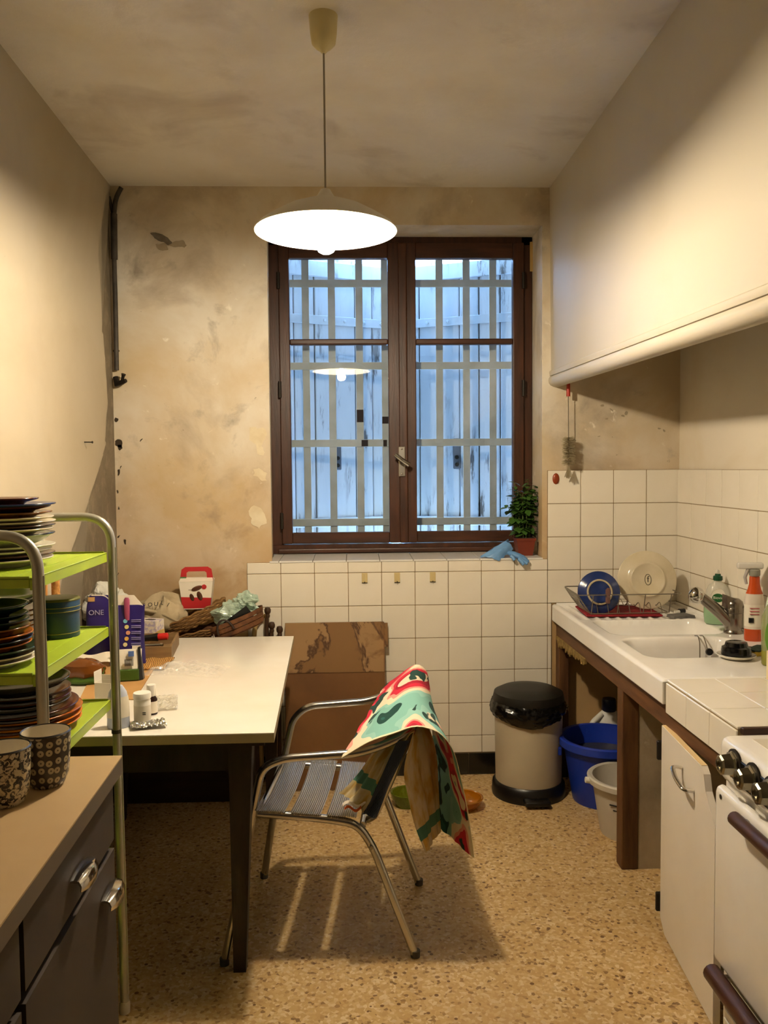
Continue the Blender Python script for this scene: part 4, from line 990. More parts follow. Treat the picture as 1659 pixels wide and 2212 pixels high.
for k in range(3): decal(pb, -.03, .05-.012*k, .05, .006, m_label)
decal(pb, .040, .035, .012, .012, mat('red_print', '#b5301f', .5), 'print')
cl = thing('bag_clip', 'pink plastic clip pinching the purple pouch shut', 'clip', (-.832+.005, 3.075-.012, ZS+.168))
obj('jaw', T([(0,0,0),(0,-.002,.03),(0,-.001,.075),(0,0,.083)], [.008,.0105,.0105,.006], 12, flat=.6), mat('pink_plastic', '#93415f', .4), cl, True)
obj('back_jaw', T([(0,.022,.03),(0,.022,.075),(0,.021,.083)], [.010,.0105,.006], 12, flat=.6), mat('pink_plastic', '#93415f', .4), cl, True)
pa = thing('food_pouch', 'purple pet food pouch with white edge lettered ONE, behind the rack post', 'pouch', (-.962, 3.19, ZS), math.radians(6))
pouch(pa, .112, .242, .034, round_top=.55)
text('ONE', .027, mat('silver_print', '#a9a4c4', .4), pa, facing((-.012, ysurf(.034, .72, 0, .112)-.001, .178), (0,-1,.05)))
obj('white_edge', T(fillet([(.054,-.004,.12),(.053,-.003,.17),(.042,-.002,.215),(.02,-.002,.241),(-.03,-.002,.243)], .03), .0022, 6), m_wlabel, pa)
decal(pa, -.03, .228, .024, .016, m_cardb, 'sticker', .034, .112, .242)
# ------------------------------------------------------------------ white plastic bag and cardboard box in the corner
bx = thing('cardboard_box', 'small brown cardboard box under the white plastic bag', 'box', (-1.0, 3.37, TZ1))
obj('body', B(-.05,.06,-.09,.09,0,.10,bev=.001), m_cardb, bx); obj('flap', B(-.05,.06,-.125,-.09,.098,.101), m_cardb, bx)
m_film = mat('white_plastic_film', '#d7d6cc', .3, alpha=.85, coat=.4)
def crumple(name, label, c, r, seed, m, cat_='plastic bag', amp=.5, n=(40,26), freq=2.6, parts=None):
    t = thing(name, label, cat_, c)
    obj('bag', blob(bmesh.new(), (0,0,r[2]*.82), r, n, seed, amp, freq), m, t)
    return t
crumple('plastic_bag', 'crumpled white plastic bag in the corner behind the purple pouches', (-.99, 3.37, TZ1+.101), (.075,.10,.085), 3, m_film)
# ------------------------------------------------------------------ snack packets, carton, jars
m_cel = mat('brown_cellophane', '#6b3d14', .18); m_grn = mat('packet_green', '#3d5a18', .35)
s1 = thing('snack_packet', 'brown and green snack packet lying behind the rack post', 'packet', (-.915, 2.83, ZS), math.radians(-4))
pouch(s1, .15, .05, .05, m=m_grn, name='green_base'); obj('cellophane', blob(bmesh.new(), (0,.0,.045), (.073,.042,.036), (24,14), 2, .18), m_cel, s1, True)
obj('cream_fold', grid(lambda u, v: V((u-.5)*.19, .02+.03*v, .06+.028*v+.006*math.sin(u*9)), 20, 6, .001), m_wlabel, s1, True)
s2 = thing('flour_packet', 'white packet with barcode and green base standing on the cardboard', 'packet', (-.775, 2.855, ZS), math.radians(10))
pouch(s2, .10, .105, .026, m=m_wlabel)
obj('green_band', B(-.047,.04,-.0265,-.015,.002,.04,bev=.002), m_grn, s2)
for k in range(9): obj('barcode_bar', B(-.006+k*.0033,-.0045+k*.0033,-.0262,-.02,.052,.075), m_black, s2)
obj('dark_side', hexa(bmesh.new(), [(.040,-.02,0),(.052,-.012,0),(.056,.01,0),(.046,.01,0),(.036,-.008,.11),(.044,-.004,.112),(.046,.008,.112),(.038,.008,.11)]), m_black, s2)
obj('blue_mark', B(.006,.024,-.018,-.01,.083,.10), mat('blue_print', '#4a66a0', .5), s2)
ct = thing('open_carton', 'small white open topped carton standing behind the rack post', 'carton', (-.742, 2.50, ZS), math.radians(-12))
bm = bmesh.new(); box(bm, -.026,.026,-.022,.022,0,.085); bmesh.ops.delete(bm, geom=[f for f in bm.faces if f.normal.z > .9 or f.calc_center_median().z > .084], context='FACES'); bmesh.ops.solidify(bm, geom=bm.faces[:], thickness=.001)
obj('body', bm, m_paper, ct); obj('flap', B(-.027,-.026,-.022,.022,.084,.118), m_paper, ct); obj('flap', B(-.026,.026,.022,.023,.084,.10), m_paper, ct)
sb = thing('white_bottle', 'pale blue and white squeeze pack standing beside the rack post', 'bottle', (-.662, 2.335, TZ1), math.radians(15))
m_pale = mat('pale_blue_pack', '#b9c0d2', .35)
obj('body', L([(0,0),(.030,0),(.031,.004),(.029,.075),(.024,.10),(.013,.118),(0,.12)], 24, Matrix.Diagonal((1,.7,1,1))), m_pale, sb, True)
obj('label', L([(.0305,.03),(.0298,.07),(.027,.088)], 24, Matrix.Diagonal((1.01,.72,1,1))), m_wlabel, sb, True)
jr = thing('pill_jar', 'white plastic pill jar with white lid on the table', 'jar', V(*on(304,1567))+V(0,.022,0))
obj('body', L([(0,0),(.0225,0),(.0235,.002),(.0235,.066),(.021,.072),(0,.072)], 32), m_white, jr, True)
obj('lid', L([(.0235,.0715),(.025,.073),(.025,.086),(.0235,.0885),(0,.0885)], 32), m_white, jr, True)
obj('label', L([(.0237,.012),(.0238,.054)], 32), mat('jar_label', '#d9d2c2', .6), jr, True)
for k in range(2): obj('ink_mark', B(.006,.015,-.0242,-.022,.03+k*.005,.0322+k*.005), mat('ink', '#2a2622', .7), jr)
jb = thing('medicine_bottle', 'small brown bottle with white cap behind the pill jar', 'bottle', (-.598, 2.455, TZ1))
obj('body', L([(0,0),(.016,0),(.017,.003),(.017,.045),(.011,.054),(0,.055)], 24), mat('brown_bottle', '#2a1410', .2), jb, True)
obj('cap', L([(0,.088),(.0125,.088),(.0135,.086),(.0135,.058),(.0105,.054),(0,.054)], 24), m_white, jb, True)
obj('label', L([(.0172,.006),(.0172,.04)], 24), m_wlabel, jb, True)
m_foil = mat('crinkled_foil', '#c9c5ba', .25, .8)
f0 = on(308,1572)
tag(obj('foil_wrapper', grid(lambda u, v: V((u-.5)*.095, (v-.5)*.055-.01*u, .006+.013*abs(noise.noise(V(u*7,v*6,3)))+.008*abs(noise.noise(V(u*16,v*14,8)))), 28, 20, .0006), m_foil, None, False, f0+V(.012,.012,0), (0,0,.35)), 'crumpled silver foil wrapper in front of the pill jar', 'wrapper')
f1 = on(348,1525)
tag(obj('crumpled_film', grid(lambda u, v: V((u-.5)*.11, (v-.5)*.16, .004+.035*abs(noise.noise(V(u*4+2,v*4,3)))*(1-abs(u-.5)*1.4)*(1-abs(v-.5)*1.4)+.004*abs(noise.noise(V(u*14,v*14,1)))), 30, 30, .0004), mat('milky_film', '#e2dccb', .25, alpha=.5, coat=.6), None, False, f1+V(-.01,.02,0), (0,0,.2)), 'crumpled milky plastic film beside the pill jar', 'plastic film')
f2 = on(405,1450)
tag(obj('plastic_wrap', grid(lambda u, v: V((u-.5)*.28, (v-.5)*.17+.02*math.sin(u*4), .003+(.028*abs(noise.noise(V(u*5,v*4,7)))+.012*abs(noise.noise(V(u*15,v*12,2))))*math.sqrt(max(0,(1-(2*u-1)**4)*(1-(2*v-1)**4)))), 46, 30, 0), mat('clear_wrap', '#f4efe6', .06, alpha=.3, coat=1), None, False, f2, (0,0,-.12)), 'crinkled clear plastic wrap lying on the white table', 'plastic wrap')
# things standing at the wall end of the rack
ck = tag(obj('cork_roll', L([(0,0),(.0125,0),(.0125,.392),(.004,.392),(0,.39)], 20), noisy('cork', '#8c5a26', '#c08a48', 60, .9, .3, lo=.4, hi=.6), None, True, (-.918, 2.6, TZ1)), 'thin upright roll of cork standing behind the rack', 'cork roll')
wb2 = tag(obj('chopping_board', B(-.02,.02,-.006,.006,0,.39,bev=.004,seg=2), wood('pale_board', '#c98f52', '#b37a3e', 'Z'), None, False, (-.958, 2.585, TZ1)), 'narrow orange wooden board standing beside the cork roll', 'board')

# ------------------------------------------------------------------ the pile behind the table
PZB = .66
cr = thing('storage_chest', 'dark wooden chest behind the table carrying the basket pile', 'chest', (-.70, 3.745, 0))
m_chest = wood('chest_wood', '#3a2617', '#281a0f', 'X')
obj('body', B(-.32,.26,-.12,.05,0,PZB-.02,bev=.004), m_chest, cr); obj('lid', B(-.33,.27,-.13,.06,PZB-.02,PZB,bev=.004), m_chest, cr)
m_wick = noisy('wicker_brown', '#5f4020', '#8f6a38', 30, .8, .5, (1,.4,3), .3, .7)
m_wickd = noisy('wicker_dark', '#4a2a14', '#6d4421', 26, .75, .4)
def wicker(name, label, c, a, b, h, tilt, m, rows=7, rotz=0):
    t = thing(name, label, 'basket', c, rot=(0, tilt, rotz))
    obj('base', L([(0,.001),(.72,.001),(.74,.006),(0,.006)], 36, Matrix.Diagonal((a,b,1,1))), m, t, True)
    for k in range(rows):
        f = .74+.26*(k/(rows-1))**.7; z = .004+h*k/(rows-1)
        pts = [V(a*f*math.cos(q), b*f*math.sin(q), z+.003*math.sin(q*18+k*math.pi)) for q in [2*math.pi*i/72 for i in range(72)]]
        obj('weave_ring', T(pts, .6*h/(rows-1)+.0012, 6, closed=True), m, t, True)
    for i in range(24):
        q = 2*math.pi*i/24; obj('stake', T([V(a*.73*math.cos(q), b*.73*math.sin(q), .004), V(a*.9*math.cos(q), b*.9*math.sin(q), h*.5), V(a*1.005*math.cos(q), b*1.005*math.sin(q), h*1.03)], .0035, 5), m, t)
    return t
w1 = wicker('wicker_tray', 'oval wicker basket tipped up behind the table, under the carry box', (-.705, 3.735, .765), .165, .085, .05, math.radians(-24), m_wick)
w2 = wicker('wicker_tray', 'second oval wicker basket lying lowest in the pile', (-.64, 3.70, .722), .19, .08, .035, math.radians(-13), m_wick)
# brown slatted basket with hoop handle
b3 = thing('handled_basket', 'brown oval wooden basket with a bent hoop handle', 'basket', (-.51, 3.68, .742), rot=(0, math.radians(-21), .05))
obj('base', L([(0,0),(.9,0),(.9,.006),(0,.006)], 36, Matrix.Diagonal((.13,.075,1,1))), m_wickd, b3, True)
for k in range(3):
    z = .006+.022*k; f = .92+.05*k
    obj('slat', L([(f-.03,z),(f,z),(f+.03,z+.019),(f,z+.019)], 44, Matrix.Diagonal((.135,.078,1,1)), close=True), m_wickd, b3, True)
obj('hoop', T([V(-.035+.035*math.cos(q), -.082, .03+.055*math.sin(q)) for q in [math.pi*i/16 for i in range(17)]], .0045, 8), mat('dark_cane', '#2a1a0e', .6), b3, True)
text('ri.', .030, m_wlabel, b3, facing((-.095,-.066,.03), (-.5,-1,.1), (0.05,0,1)))
gb_ = crumple('carrier_bag', 'pale green translucent carrier bag stuffed in the handled basket', (-.525, 3.70, .775), (.085,.055,.055), 11, mat('green_film', '#b9d0bd', .22, alpha=.75, coat=.5), amp=.55)
obj('bag_top', blob(bmesh.new(), (.05,0,.10), (.05,.045,.035), (30,18), 5, .6, 2.6), mat('green_film', '#b9d0bd', .22), gb_)
bk = tag(obj('black_folder', B(-.062,.062,-.004,.004,0,.055), m_black, None, False, (-.485, 3.63, .785), (0, math.radians(-36), 0)), 'black folder wedged beside the green carrier bag', 'folder')
# carry box with dates
db = thing('carry_box', 'red and white carry box with handle and date pictures', 'box', (-.702, 3.765, .838), math.radians(3))
bmx = hexa(bmesh.new(), [(-.060,-.04,0),(.060,-.04,0),(.060,.04,0),(-.060,.04,0),(-.074,-.045,.125),(.074,-.045,.125),(.074,.045,.125),(-.074,.045,.125)])
obj('body', bmx, m_wlabel, db)
m_red = mat('red_card', '#ad1f22', .5)
def fz(z): return -.04-.005*z/.125-.0008
obj('red_base', hexa(bmesh.new(), [(-.061,fz(.0),.004),(.061,fz(.0),.004),(.061,-.03,.004),(-.061,-.03,.004),(-.066,fz(.05),.056),(.066,fz(.05),.050),(.066,-.03,.050),(-.066,-.03,.056)]), m_red, db)
hp_ = [V(-.074,0,.125),V(-.066,0,.175),V(-.05,0,.186),V(.05,0,.186),V(.066,0,.175),V(.074,0,.125),V(.046,0,.125),V(.044,0,.16),V(.036,0,.166),V(-.036,0,.166),V(-.044,0,.16),V(-.046,0,.125)]
obj('handle', prism(bmesh.new(), [p+V(0,-.012,0) for p in hp_], (0,.004,0)), m_red, db)
obj('lid_slope', hexa(bmesh.new(), [(-.074,-.046,.125),(.074,-.046,.125),(.074,.045,.125),(-.074,.045,.125),(-.07,-.014,.137),(.07,-.014,.137),(.07,.014,.137),(-.07,.014,.137)]), m_wlabel, db)
m_date = mat('date_brown', '#4a2712', .35)
for x, z, a, b in ((.004,.094,.025,.010),(-.018,.054,.009,.017),(.016,.06,.011,.021)): obj('date_print', L([(0,.0018),(.7,.0015),(1,0)], 20, facing((x, fz(z)-.0012, z), (0,-1,0)) @ Matrix.Rotation(.35, 4, 'Z') @ Matrix.Diagonal((a,b,1,1))), m_date, db, True)
obj('red_seal', L([(0,.001),(.011,.001),(.011,0)], 20, facing((.036, fz(.10), .10), (0,-1,0))), m_red, db)
obj('green_tab', B(-.072,-.046,-.0165,-.0125,.128,.142), mat('green_tab', '#4f7d4f', .5), db)
text('..', .03, m_black, db, facing((-.026, fz(.095)-.0006, .095), (0,-1,0)))
# canvas tote
tb = thing('canvas_tote', 'crumpled natural canvas tote bag with black printed letters', 'bag', (-.865, 3.73, .735))
def tote(u, v):
    a = 2*math.pi*u; r = 1+.22*noise.noise(V(math.cos(a)*2, math.sin(a)*2, v*2.5))+.10*noise.noise(V(math.cos(a)*6, math.sin(a)*6, v*6)); t_ = v*math.pi
    return V(.125*math.sin(t_)**.8*math.cos(a)*r+.02*v, .085*math.sin(t_)**.8*math.sin(a)*r, .15*(.5-.5*math.cos(t_))*r-.0)
obj('cloth', grid(tote, 60, 34), noisy('natural_canvas', '#b5a587', '#a39374', 12, .9, .2), tb, True)
obj('fold', T(fillet([(-.08,-.07,.12),(-.02,-.085,.112),(.04,-.08,.095),(.10,-.06,.055)], .03), .007, 8), noisy('natural_canvas', '#b5a587', '#a39374', 12, .9, .2), tb, True)
for s_, x, y, z, r_ in (('F',-.045,-.078,.135,.3),('O',-.02,-.082,.138,.2),('U',.005,-.08,.14,.0),('R',-.075,-.085,.115,.5),('L',.03,-.075,.145,-.2),('I',.055,-.072,.135,-.4)):
    text(s_, .026, m_black, tb, facing((x,y,z), (.0,-1,.55), (-math.sin(r_),0,math.cos(r_))))
# tissue box
tx = thing('tissue_box', 'small white floral tissue box between the pouch and the wicker', 'box', (-.858, 3.535, TZ1), math.radians(-14))
m_flor = mat('floral_card', '#ded5c6', .6); setcol(m_flor, ramp(m_flor, noise_tex(m_flor, coords(m_flor), 60, 2), [(.45,'#dfd6c7'),(.58,'#a9a3c0'),(.63,'#c7b0bd')]))
obj('carton', B(-.05,.045,-.035,.035,.0,.088,bev=.001), m_flor, tx); obj('opening', L([(0,.0006),(.024,.0006),(.024,0)], 24, Matrix.Translation((0,0,.088)) @ Matrix.Diagonal((1,.5,1,1))), m_black, tx)
obj('print_bar', B(-.03,.02,-.0355,-.03,.012,.018), m_black, tx)
# curved wooden chair parts and finials beside the baskets
m_pale2 = mat('pale_curved_wood', '#c3a468', .6); m_turn = wood('turned_wood', '#4a3220', '#33200f', 'Z')
c1 = thing('curved_rail', 'pale curved wooden back rail leaning behind the table', 'wood', (-.42, 3.86, 0))
pts = [PY(549,1376,3.86), PY(551,1352,3.86), PY(560,1338,3.86), PY(575,1328,3.86)]
obj('rail', T([V(-.435+.42,0,.02), pts[0]-V(-.42,3.86,0)] + [p-V(-.42,3.86,0) for p in pts[1:]], [.012,.011,.011,.011,.008], 10, flat=.6), m_pale2, c1, True)
for nm, lab, px in (('turned_post','turned wooden post with round knob, tallest beside the baskets',(578,1320)), ('turned_post','dark turned wooden post with knob beside the pale curved rail',(587,1352)), ('turned_post','short dark turned wooden post next to the leaning board',(604,1361))):
    p = PY(*px, 3.83); t = thing(nm, lab, 'post', (p.x, 3.83, 0))
    obj('shaft', T([V(-.01,0,.0), V(-.004,0,p.z-.03)], .009, 10), m_turn, t, True)
    obj('knob', L([(0,.02),(.011,.017),(.0155,.006),(.0145,-.006),(.009,-.014),(.011,-.022),(.009,-.03)], 16, Matrix.Translation((0,0,p.z))), m_turn, t, True)

# ================================================================== ON THE DRAINER AND SINK EDGE
DZ = CZ-.006+.0008
m_redm = noisy('red_mat_cloth', '#8f1420', '#7c0f1a', 30, .85, .3)
mt = thing('drying_mat', 'folded dark red drying mat under the wire dish rack', 'mat', (1.185, 3.685, DZ), math.radians(-4))
obj('mat', B(-.165,.165,-.125,.125,0,.008,bev=.003,seg=2), m_redm, mt); 
for k in range(5): obj('stitch_rib', B(-.16,.16,-.1+k*.05-.003,-.1+k*.05+.003,.0075,.0095,bev=.001), m_redm, mt)
RZ = DZ+.0095
dk = thing('dish_rack', 'grey wire dish rack standing on the sink drainer', 'dish rack', (1.20, 3.68, RZ))
def rk(x, y, z): return V(x-1.20, y-3.68, z)
X0, X1, Y0, Y1, TOP = .972, 1.425, 3.555, 3.80, .088
def closed(pts, r=.002): return T(fillet(pts+pts[:1], .02), r, 7)
obj('top_rail', closed([rk(X0,Y0,TOP), rk(X1,Y0,TOP), rk(X1,Y1,TOP+.004), rk(X0,Y1,TOP+.004)], .0026), m_wire, dk)
xb0, xb1, yb0, yb1 = X0+.06, X1-.05, Y0+.015, Y1-.015
obj('bottom_rail', closed([rk(xb0,yb0,.004), rk(xb1,yb0,.004), rk(xb1,yb1,.004), rk(xb0,yb1,.004)], .0024), m_wire, dk)
for k in range(4):
    f = k/3; obj('upright_wire', T([rk(xb0+(xb1-xb0)*f, yb0, .004), rk(X0+.065+(X1-X0-.11)*f, Y0, TOP)], .0022, 7), m_wire, dk)
    obj('upright_wire', T([rk(xb0+(xb1-xb0)*f, yb1, .004), rk(X0+.065+(X1-X0-.11)*f, Y1, TOP)], .0022, 7), m_wire, dk)
for k in range(10):
    f = (k+.5)/10; obj('end_wire', T([rk(xb0, yb0+(yb1-yb0)*f, .004), rk(X0+.03, Y0+(Y1-Y0)*f, TOP*.5), rk(X0, Y0+(Y1-Y0)*f, TOP+.002)], .0013, 6), m_wire, dk)
for k in range(5): obj('end_wire', T([rk(X0+.06-.06*(k+.5)/5, Y0+.01, .004+.084*(k+.5)/5), rk(X0+.06-.06*(k+.5)/5, Y1-.01, .004+.084*(k+.5)/5)], .0011, 6), m_wire, dk)
for k in range(7):
    x = xb0+.03+(xb1-xb0-.06)*k/6
    pts = [rk(x, yb0, .004)] + [rk(x, yb0+(yb1-yb0)*(j+.5)/4, .004+(.05 if j % 2 == 0 else .012)) for j in range(4)] + [rk(x, yb1, .004)]
    obj('divider_wire', T(fillet(pts, .03, 4), .0018, 6), m_wire, dk)
def leaning_plate(name, label, c, r, h, colour, n, ring=None, mark=False):
    t = thing(name, label, 'plate', c); z = -Vector(n).normalized(); up = Vector((0,0,1)); y = (up-z*up.dot(z)).normalized(); x = y.cross(z)
    t.rotation_euler = Matrix(((x.x,y.x,z.x),(x.y,y.y,z.y),(x.z,y.z,z.z))).to_euler()
    me = plate_mesh(r, h, colour); o = meshobj('plate_body', me, t)
    if ring: obj('foot_ring', L([(r*.52,.001),(r*.54,-.0008),(r*.58,-.0008),(r*.61,.003)], 44), ring, t, True)
    if mark:
        bm = bmesh.new(); pts = [V(.0135*math.cos(q), .024*math.sin(q), .0018) for q in [2*math.pi*i/40 for i in range(40)]]
        obj('maker_mark', T(pts, .0011, 6, closed=True), mat('mark_ink', '#4a4334', .7), t)
        text('f', .04, mat('mark_ink', '#4a4334', .7), t, Matrix.Translation((0,.001,.0018)) @ Matrix.Rotation(math.pi, 4, 'Y'), 'maker_letter')
    return t
bc = PY(1296, 1279, 3.60); leaning_plate('blue_plate', 'deep blue plate with bare clay foot ring in the dish rack', bc, .0935, .02, 'blue', (-.05,-1,.22), mat('bare_clay', '#b3a484', .7))
wc = PY(1400, 1252, 3.66); leaning_plate('white_plate', 'large cream white plate with oval maker mark in the dish rack', wc, .131, .022, 'cream', (-.10,-1,.20), None, True)
pg = thing('clothes_peg', 'worn wooden clothes peg clipped on the dish rack rail', 'peg', (bc.x+.02, 3.549, RZ+.052))
m_peg = wood('worn_peg', '#7d5a52', '#5f4038', 'Z')
obj('peg_half', B(-.0075,.0075,-.010,-.003,.0,.068,bev=.002), m_peg, pg); obj('peg_half', B(-.0075,.0075,.008,.013,.0,.06,bev=.002), m_peg, pg)
obj('peg_spring', T([(-.008,-.011,.03),(.008,-.011,.03),(.008,.014,.03),(-.008,.014,.03)], .0012, 6, closed=True), m_wire, pg)
# mixer tap
tp = thing('mixer_tap', 'dull chrome single lever mixer tap behind the sink basins', 'tap', (1.468, 3.155, CZ))
m_tapm = mat('worn_chrome', '#8d867d', .25, .95)
obj('body', L([(0,0),(.036,0),(.036,.008),(.031,.014),(.033,.022),(.034,.055),(.035,.075),(.034,.077),(.034,.079),(.036,.081),(.036,.098),(.035,.1),(0,.1)], 32), m_tapm, tp, True)
obj('lever', hexa(bmesh.new(), [(-.034,-.026,.1),(.034,-.026,.1),(.034,.026,.1),(-.034,.026,.1),(-.036,-.02,.150),(.02,-.02,.128),(.02,.02,.128),(-.036,.02,.150)]), m_tapm, tp)
obj('lever_cap', L([(.035,.1),(.036,.112),(.033,.124),(.02,.134),(0,.137)], 28), m_tapm, tp, True)
spo = obj('spout', T(fillet([(-.01,0,.035),(-.06,-.005,.085),(-.14,-.012,.150)], .03), [.024]+[.023]*6+[.019], 16), m_tapm, tp, True)
obj('spray_head', blob(bmesh.new(), (-.152,-.014,.150), (.031,.03,.033), (24,16), 0, 0), m_chrome, spo, True)
obj('nozzle', L([(0,0),(.022,0),(.024,.014),(.02,.03)], 20, facing((-.160,-.014,.112), (0,0,1))), m_tapm, spo, True)
# washing-up liquid
sl = thing('washing_up_liquid', 'clear bottle of washing up liquid with dark green cap', 'bottle', (1.485, 3.335, CZ), math.radians(-20))
Dg = Matrix.Diagonal((1,.55,1,1))
m_clear = mat('clear_plastic', '#dcd9cc', .12, alpha=.45, coat=.5)
obj('bottle', L([(.052,.075),(.05,.11),(.044,.14),(.034,.160),(.02,.172),(.014,.178),(.014,.184)], 32, Dg), m_clear, sl, True)
obj('liquid', L([(0,.002),(.045,.002),(.050,.008),(.053,.04),(.0525,.074),(0,.074)], 32, Dg), mat('green_liquid', '#8fb08a', .12), sl, True)
obj('label', L([(.9,.0),(.97,.001),(1,-.001)], 32, facing((0,-.0285,.115), (0,-1,.12)) @ Matrix.Diagonal((.030,.034,1,1))), m_wlabel, sl)
obj('label_face', L([(0,.0008),(.9,.0006)], 32, facing((0,-.0285,.115), (0,-1,.12)) @ Matrix.Diagonal((.030,.034,1,1))), m_wlabel, sl)
obj('green_badge', L([(0,.002),(.95,.002),(1,.0)], 32, facing((0,-.0287,.112), (0,-1,.12)) @ Matrix.Diagonal((.023,.018,1,1))), mat('badge_green', '#1f5a2a', .4), sl)
text('Biovie', .0155, m_wlabel, sl, facing((0,-.0312,.1125), (0,-1,.12)))
obj('cap', L([(0,.207),(.011,.207),(.012,.2),(.018,.198),(.019,.184),(.017,.18),(0,.18)], 24), mat('cap_green', '#0f4a30', .35), sl, True)
obj('spout_tip', L([(0,.224),(.005,.223),(.008,.208),(0,.207)], 16), m_clear, sl, True)
# orange spray
sy = thing('spray_bottle', 'clear trigger spray bottle of orange cleaner beside the tap', 'bottle', (1.478, 3.01, CZ), math.radians(-12))
Ds = Matrix.Diagonal((1,.7,1,1))
obj('body', L([(.034,.045),(.035,.10),(.034,.15),(.03,.175)], 28, Ds), mat('frosted_pack', '#dccfc0', .25), sy, True)
obj('liquid', L([(0,0),(.031,0),(.034,.006),(.034,.045),(0,.045)], 28, Ds), mat('orange_liquid', '#b8491c', .15), sy, True)
obj('neck', L([(.030,.175),(.024,.19),(.019,.21),(.018,.238),(.0165,.24)], 28, Ds), mat('orange_liquid', '#b8491c', .15), sy, True)
obj('collar', L([(.017,.24),(.0195,.243),(.0195,.262),(.016,.266),(0,.266)], 24), mat('grey_collar', '#8d8a7c', .4), sy, True)
obj('trigger_head', B(-.062,.03,-.011,.011,.266,.29,bev=.007,seg=3), mat('clear_white', '#d5d0c6', .2), sy, True)
obj('trigger', T([(-.022,0,.268),(-.034,0,.235),(-.028,0,.21)], [.007,.006,.005], 10), mat('trigger_grey', '#a9a19c', .3), sy, True)
obj('label', L([(.0345,.055),(.0352,.10),(.0345,.135)], 28, Ds), m_wlabel, sy, True)
for k in range(6): obj('label_line', B(-.024+k*.003,-.022+k*.003,-.0262,-.02,.07,.088), m_black, sy)
for k in range(3): obj('label_line', B(-.02,.012,-.0262,-.02,.10+k*.011,.1025+k*.011), mat('red_ink', '#a9414a', .6), sy)
# cleaner with lettering
cn = thing('cleaner_bottle', 'white bottle with green top and red lettered label against the tiles', 'bottle', (1.497, 2.885, CZ), math.radians(-25))
obj('body', L([(0,0),(.033,0),(.035,.005),(.035,.15),(.028,.185),(.014,.205),(0,.206)], 28, Ds), mat('mint_white', '#cfdccb', .3), cn, True)
obj('cap', L([(0,.245),(.012,.245),(.014,.24),(.015,.206),(0,.205)], 20), mat('cap_green', '#0f4a30', .35), cn, True)
text('U', .026, mat('red_print', '#b5301f', .5), cn, facing((-.008,-.0262,.125), (-.1,-1,0))); text('DEN', .020, mat('cap_green', '#0f4a30', .35), cn, facing((-.004,-.0262,.10), (-.1,-1,0)))
obj('red_band', B(-.02,.02,-.0262,-.018,.06,.074), mat('red_print', '#b5301f', .5), cn)
# green bottle
gn = thing('green_soap_bottle', 'tall clear bottle with lime label and olive liquid on the worktop edge', 'bottle', (1.352, 2.625, CZ), math.radians(-15))
Dg2 = Matrix.Diagonal((1,.8,1,1))
obj('bottle', L([(.034,.05),(.036,.12),(.034,.16),(.024,.19),(.012,.205),(.012,.215)], 28, Dg2), mat('green_clear', '#9aa06a', .12, alpha=.6, coat=.5), gn, True)
obj('liquid', L([(0,.001),(.03,.001),(.034,.007),(.034,.05),(0,.05)], 28, Dg2), mat('olive_liquid', '#7d7a2c', .15), gn, True)
obj('label', L([(0,.0005),(1,.0005),(1,-.004)], 28, facing((-.004,-.0285,.10), (-.05,-1,0)) @ Matrix.Diagonal((.026,.058,1,1))), mat('lime_label', '#6d9a3c', .5), gn)
obj('cap', L([(0,.24),(.013,.24),(.014,.216),(0,.214)], 20), mat('cap_green', '#0f4a30', .35), gn, True)
# saucer, black lid, sponge, soap dish, small carton
sc_ = V(1.283, 2.733, CZ)
tag(obj('white_saucer', L([(0,.004),(.035,.004),(.036,0),(.04,0),(.058,.009),(.063,.0135),(.062,.0155),(.056,.0125),(.038,.008),(0,.007)], 40), G['white'], None, True, sc_), 'small white saucer at the near sink rim', 'saucer')
tag(obj('black_bowl', L([(0,.045),(.028,.045),(.034,.043),(.038,.03),(.046,.026),(.048,.016),(.048,.0),(.044,0),(.04,.02),(.03,.036),(0,.04)], 40), mat('black_gloss', '#0b0b0d', .12), None, True, sc_+V(.0,0,.0128)), 'small glossy black bowl upside down on the white saucer', 'bowl')
sg = thing('sponge', 'yellow kitchen sponge with dark green scouring side', 'sponge', (1.385, 2.79, CZ), math.radians(20))
obj('foam', B(-.045,.045,-.03,.03,0,.018,bev=.004,seg=2), noisy('yellow_foam', '#b89a2e', '#a5871f', 60, .9, .3), sg); obj('scourer', grid(lambda u, v: V((u-.5)*.092, (v-.5)*.062, .0185+.012*math.sin(u*3.1)*noise.noise(V(u*3,v*3,4))+.004), 14, 10, .005), mat('dark_scourer', '#1c2a1c', .9), sg, True)
sd = tag(obj('scouring_pad', hexa(bmesh.new(), [(-.05,-.03,0),(.05,-.04,0),(.045,.04,0),(-.045,.035,0),(-.046,-.028,.012),(.046,-.036,.014),(.042,.036,.014),(-.042,.032,.012)]), noisy('grey_pad', '#6d6a66', '#5c5955', 40, .9, .3), None, False, (1.405, 3.52, DZ), (0,0,.2)), 'flat grey scouring pad behind the far basin', 'scouring pad')
tag(obj('cream_carton', B(-.03,.03,-.02,.02,0,.088,bev=.001), mat('cream_card', '#dcc9a0', .6), None, False, (1.275, 2.435, CZ+.001), (0,0,-.05)), 'small upright cream carton on the tiled worktop', 'carton')
bs = thing('bottle_stopper', 'small black and white stopper lying beside the dish rack', 'stopper', (1.43, 3.60, DZ+.002), math.radians(20))
obj('stem', T([(-.02,0,.009),(.002,0,.009)], .008, 10), m_white, bs, True); obj('head', T([(.002,0,.011),(.03,0,.011)], .011, 12), m_black, bs, True)

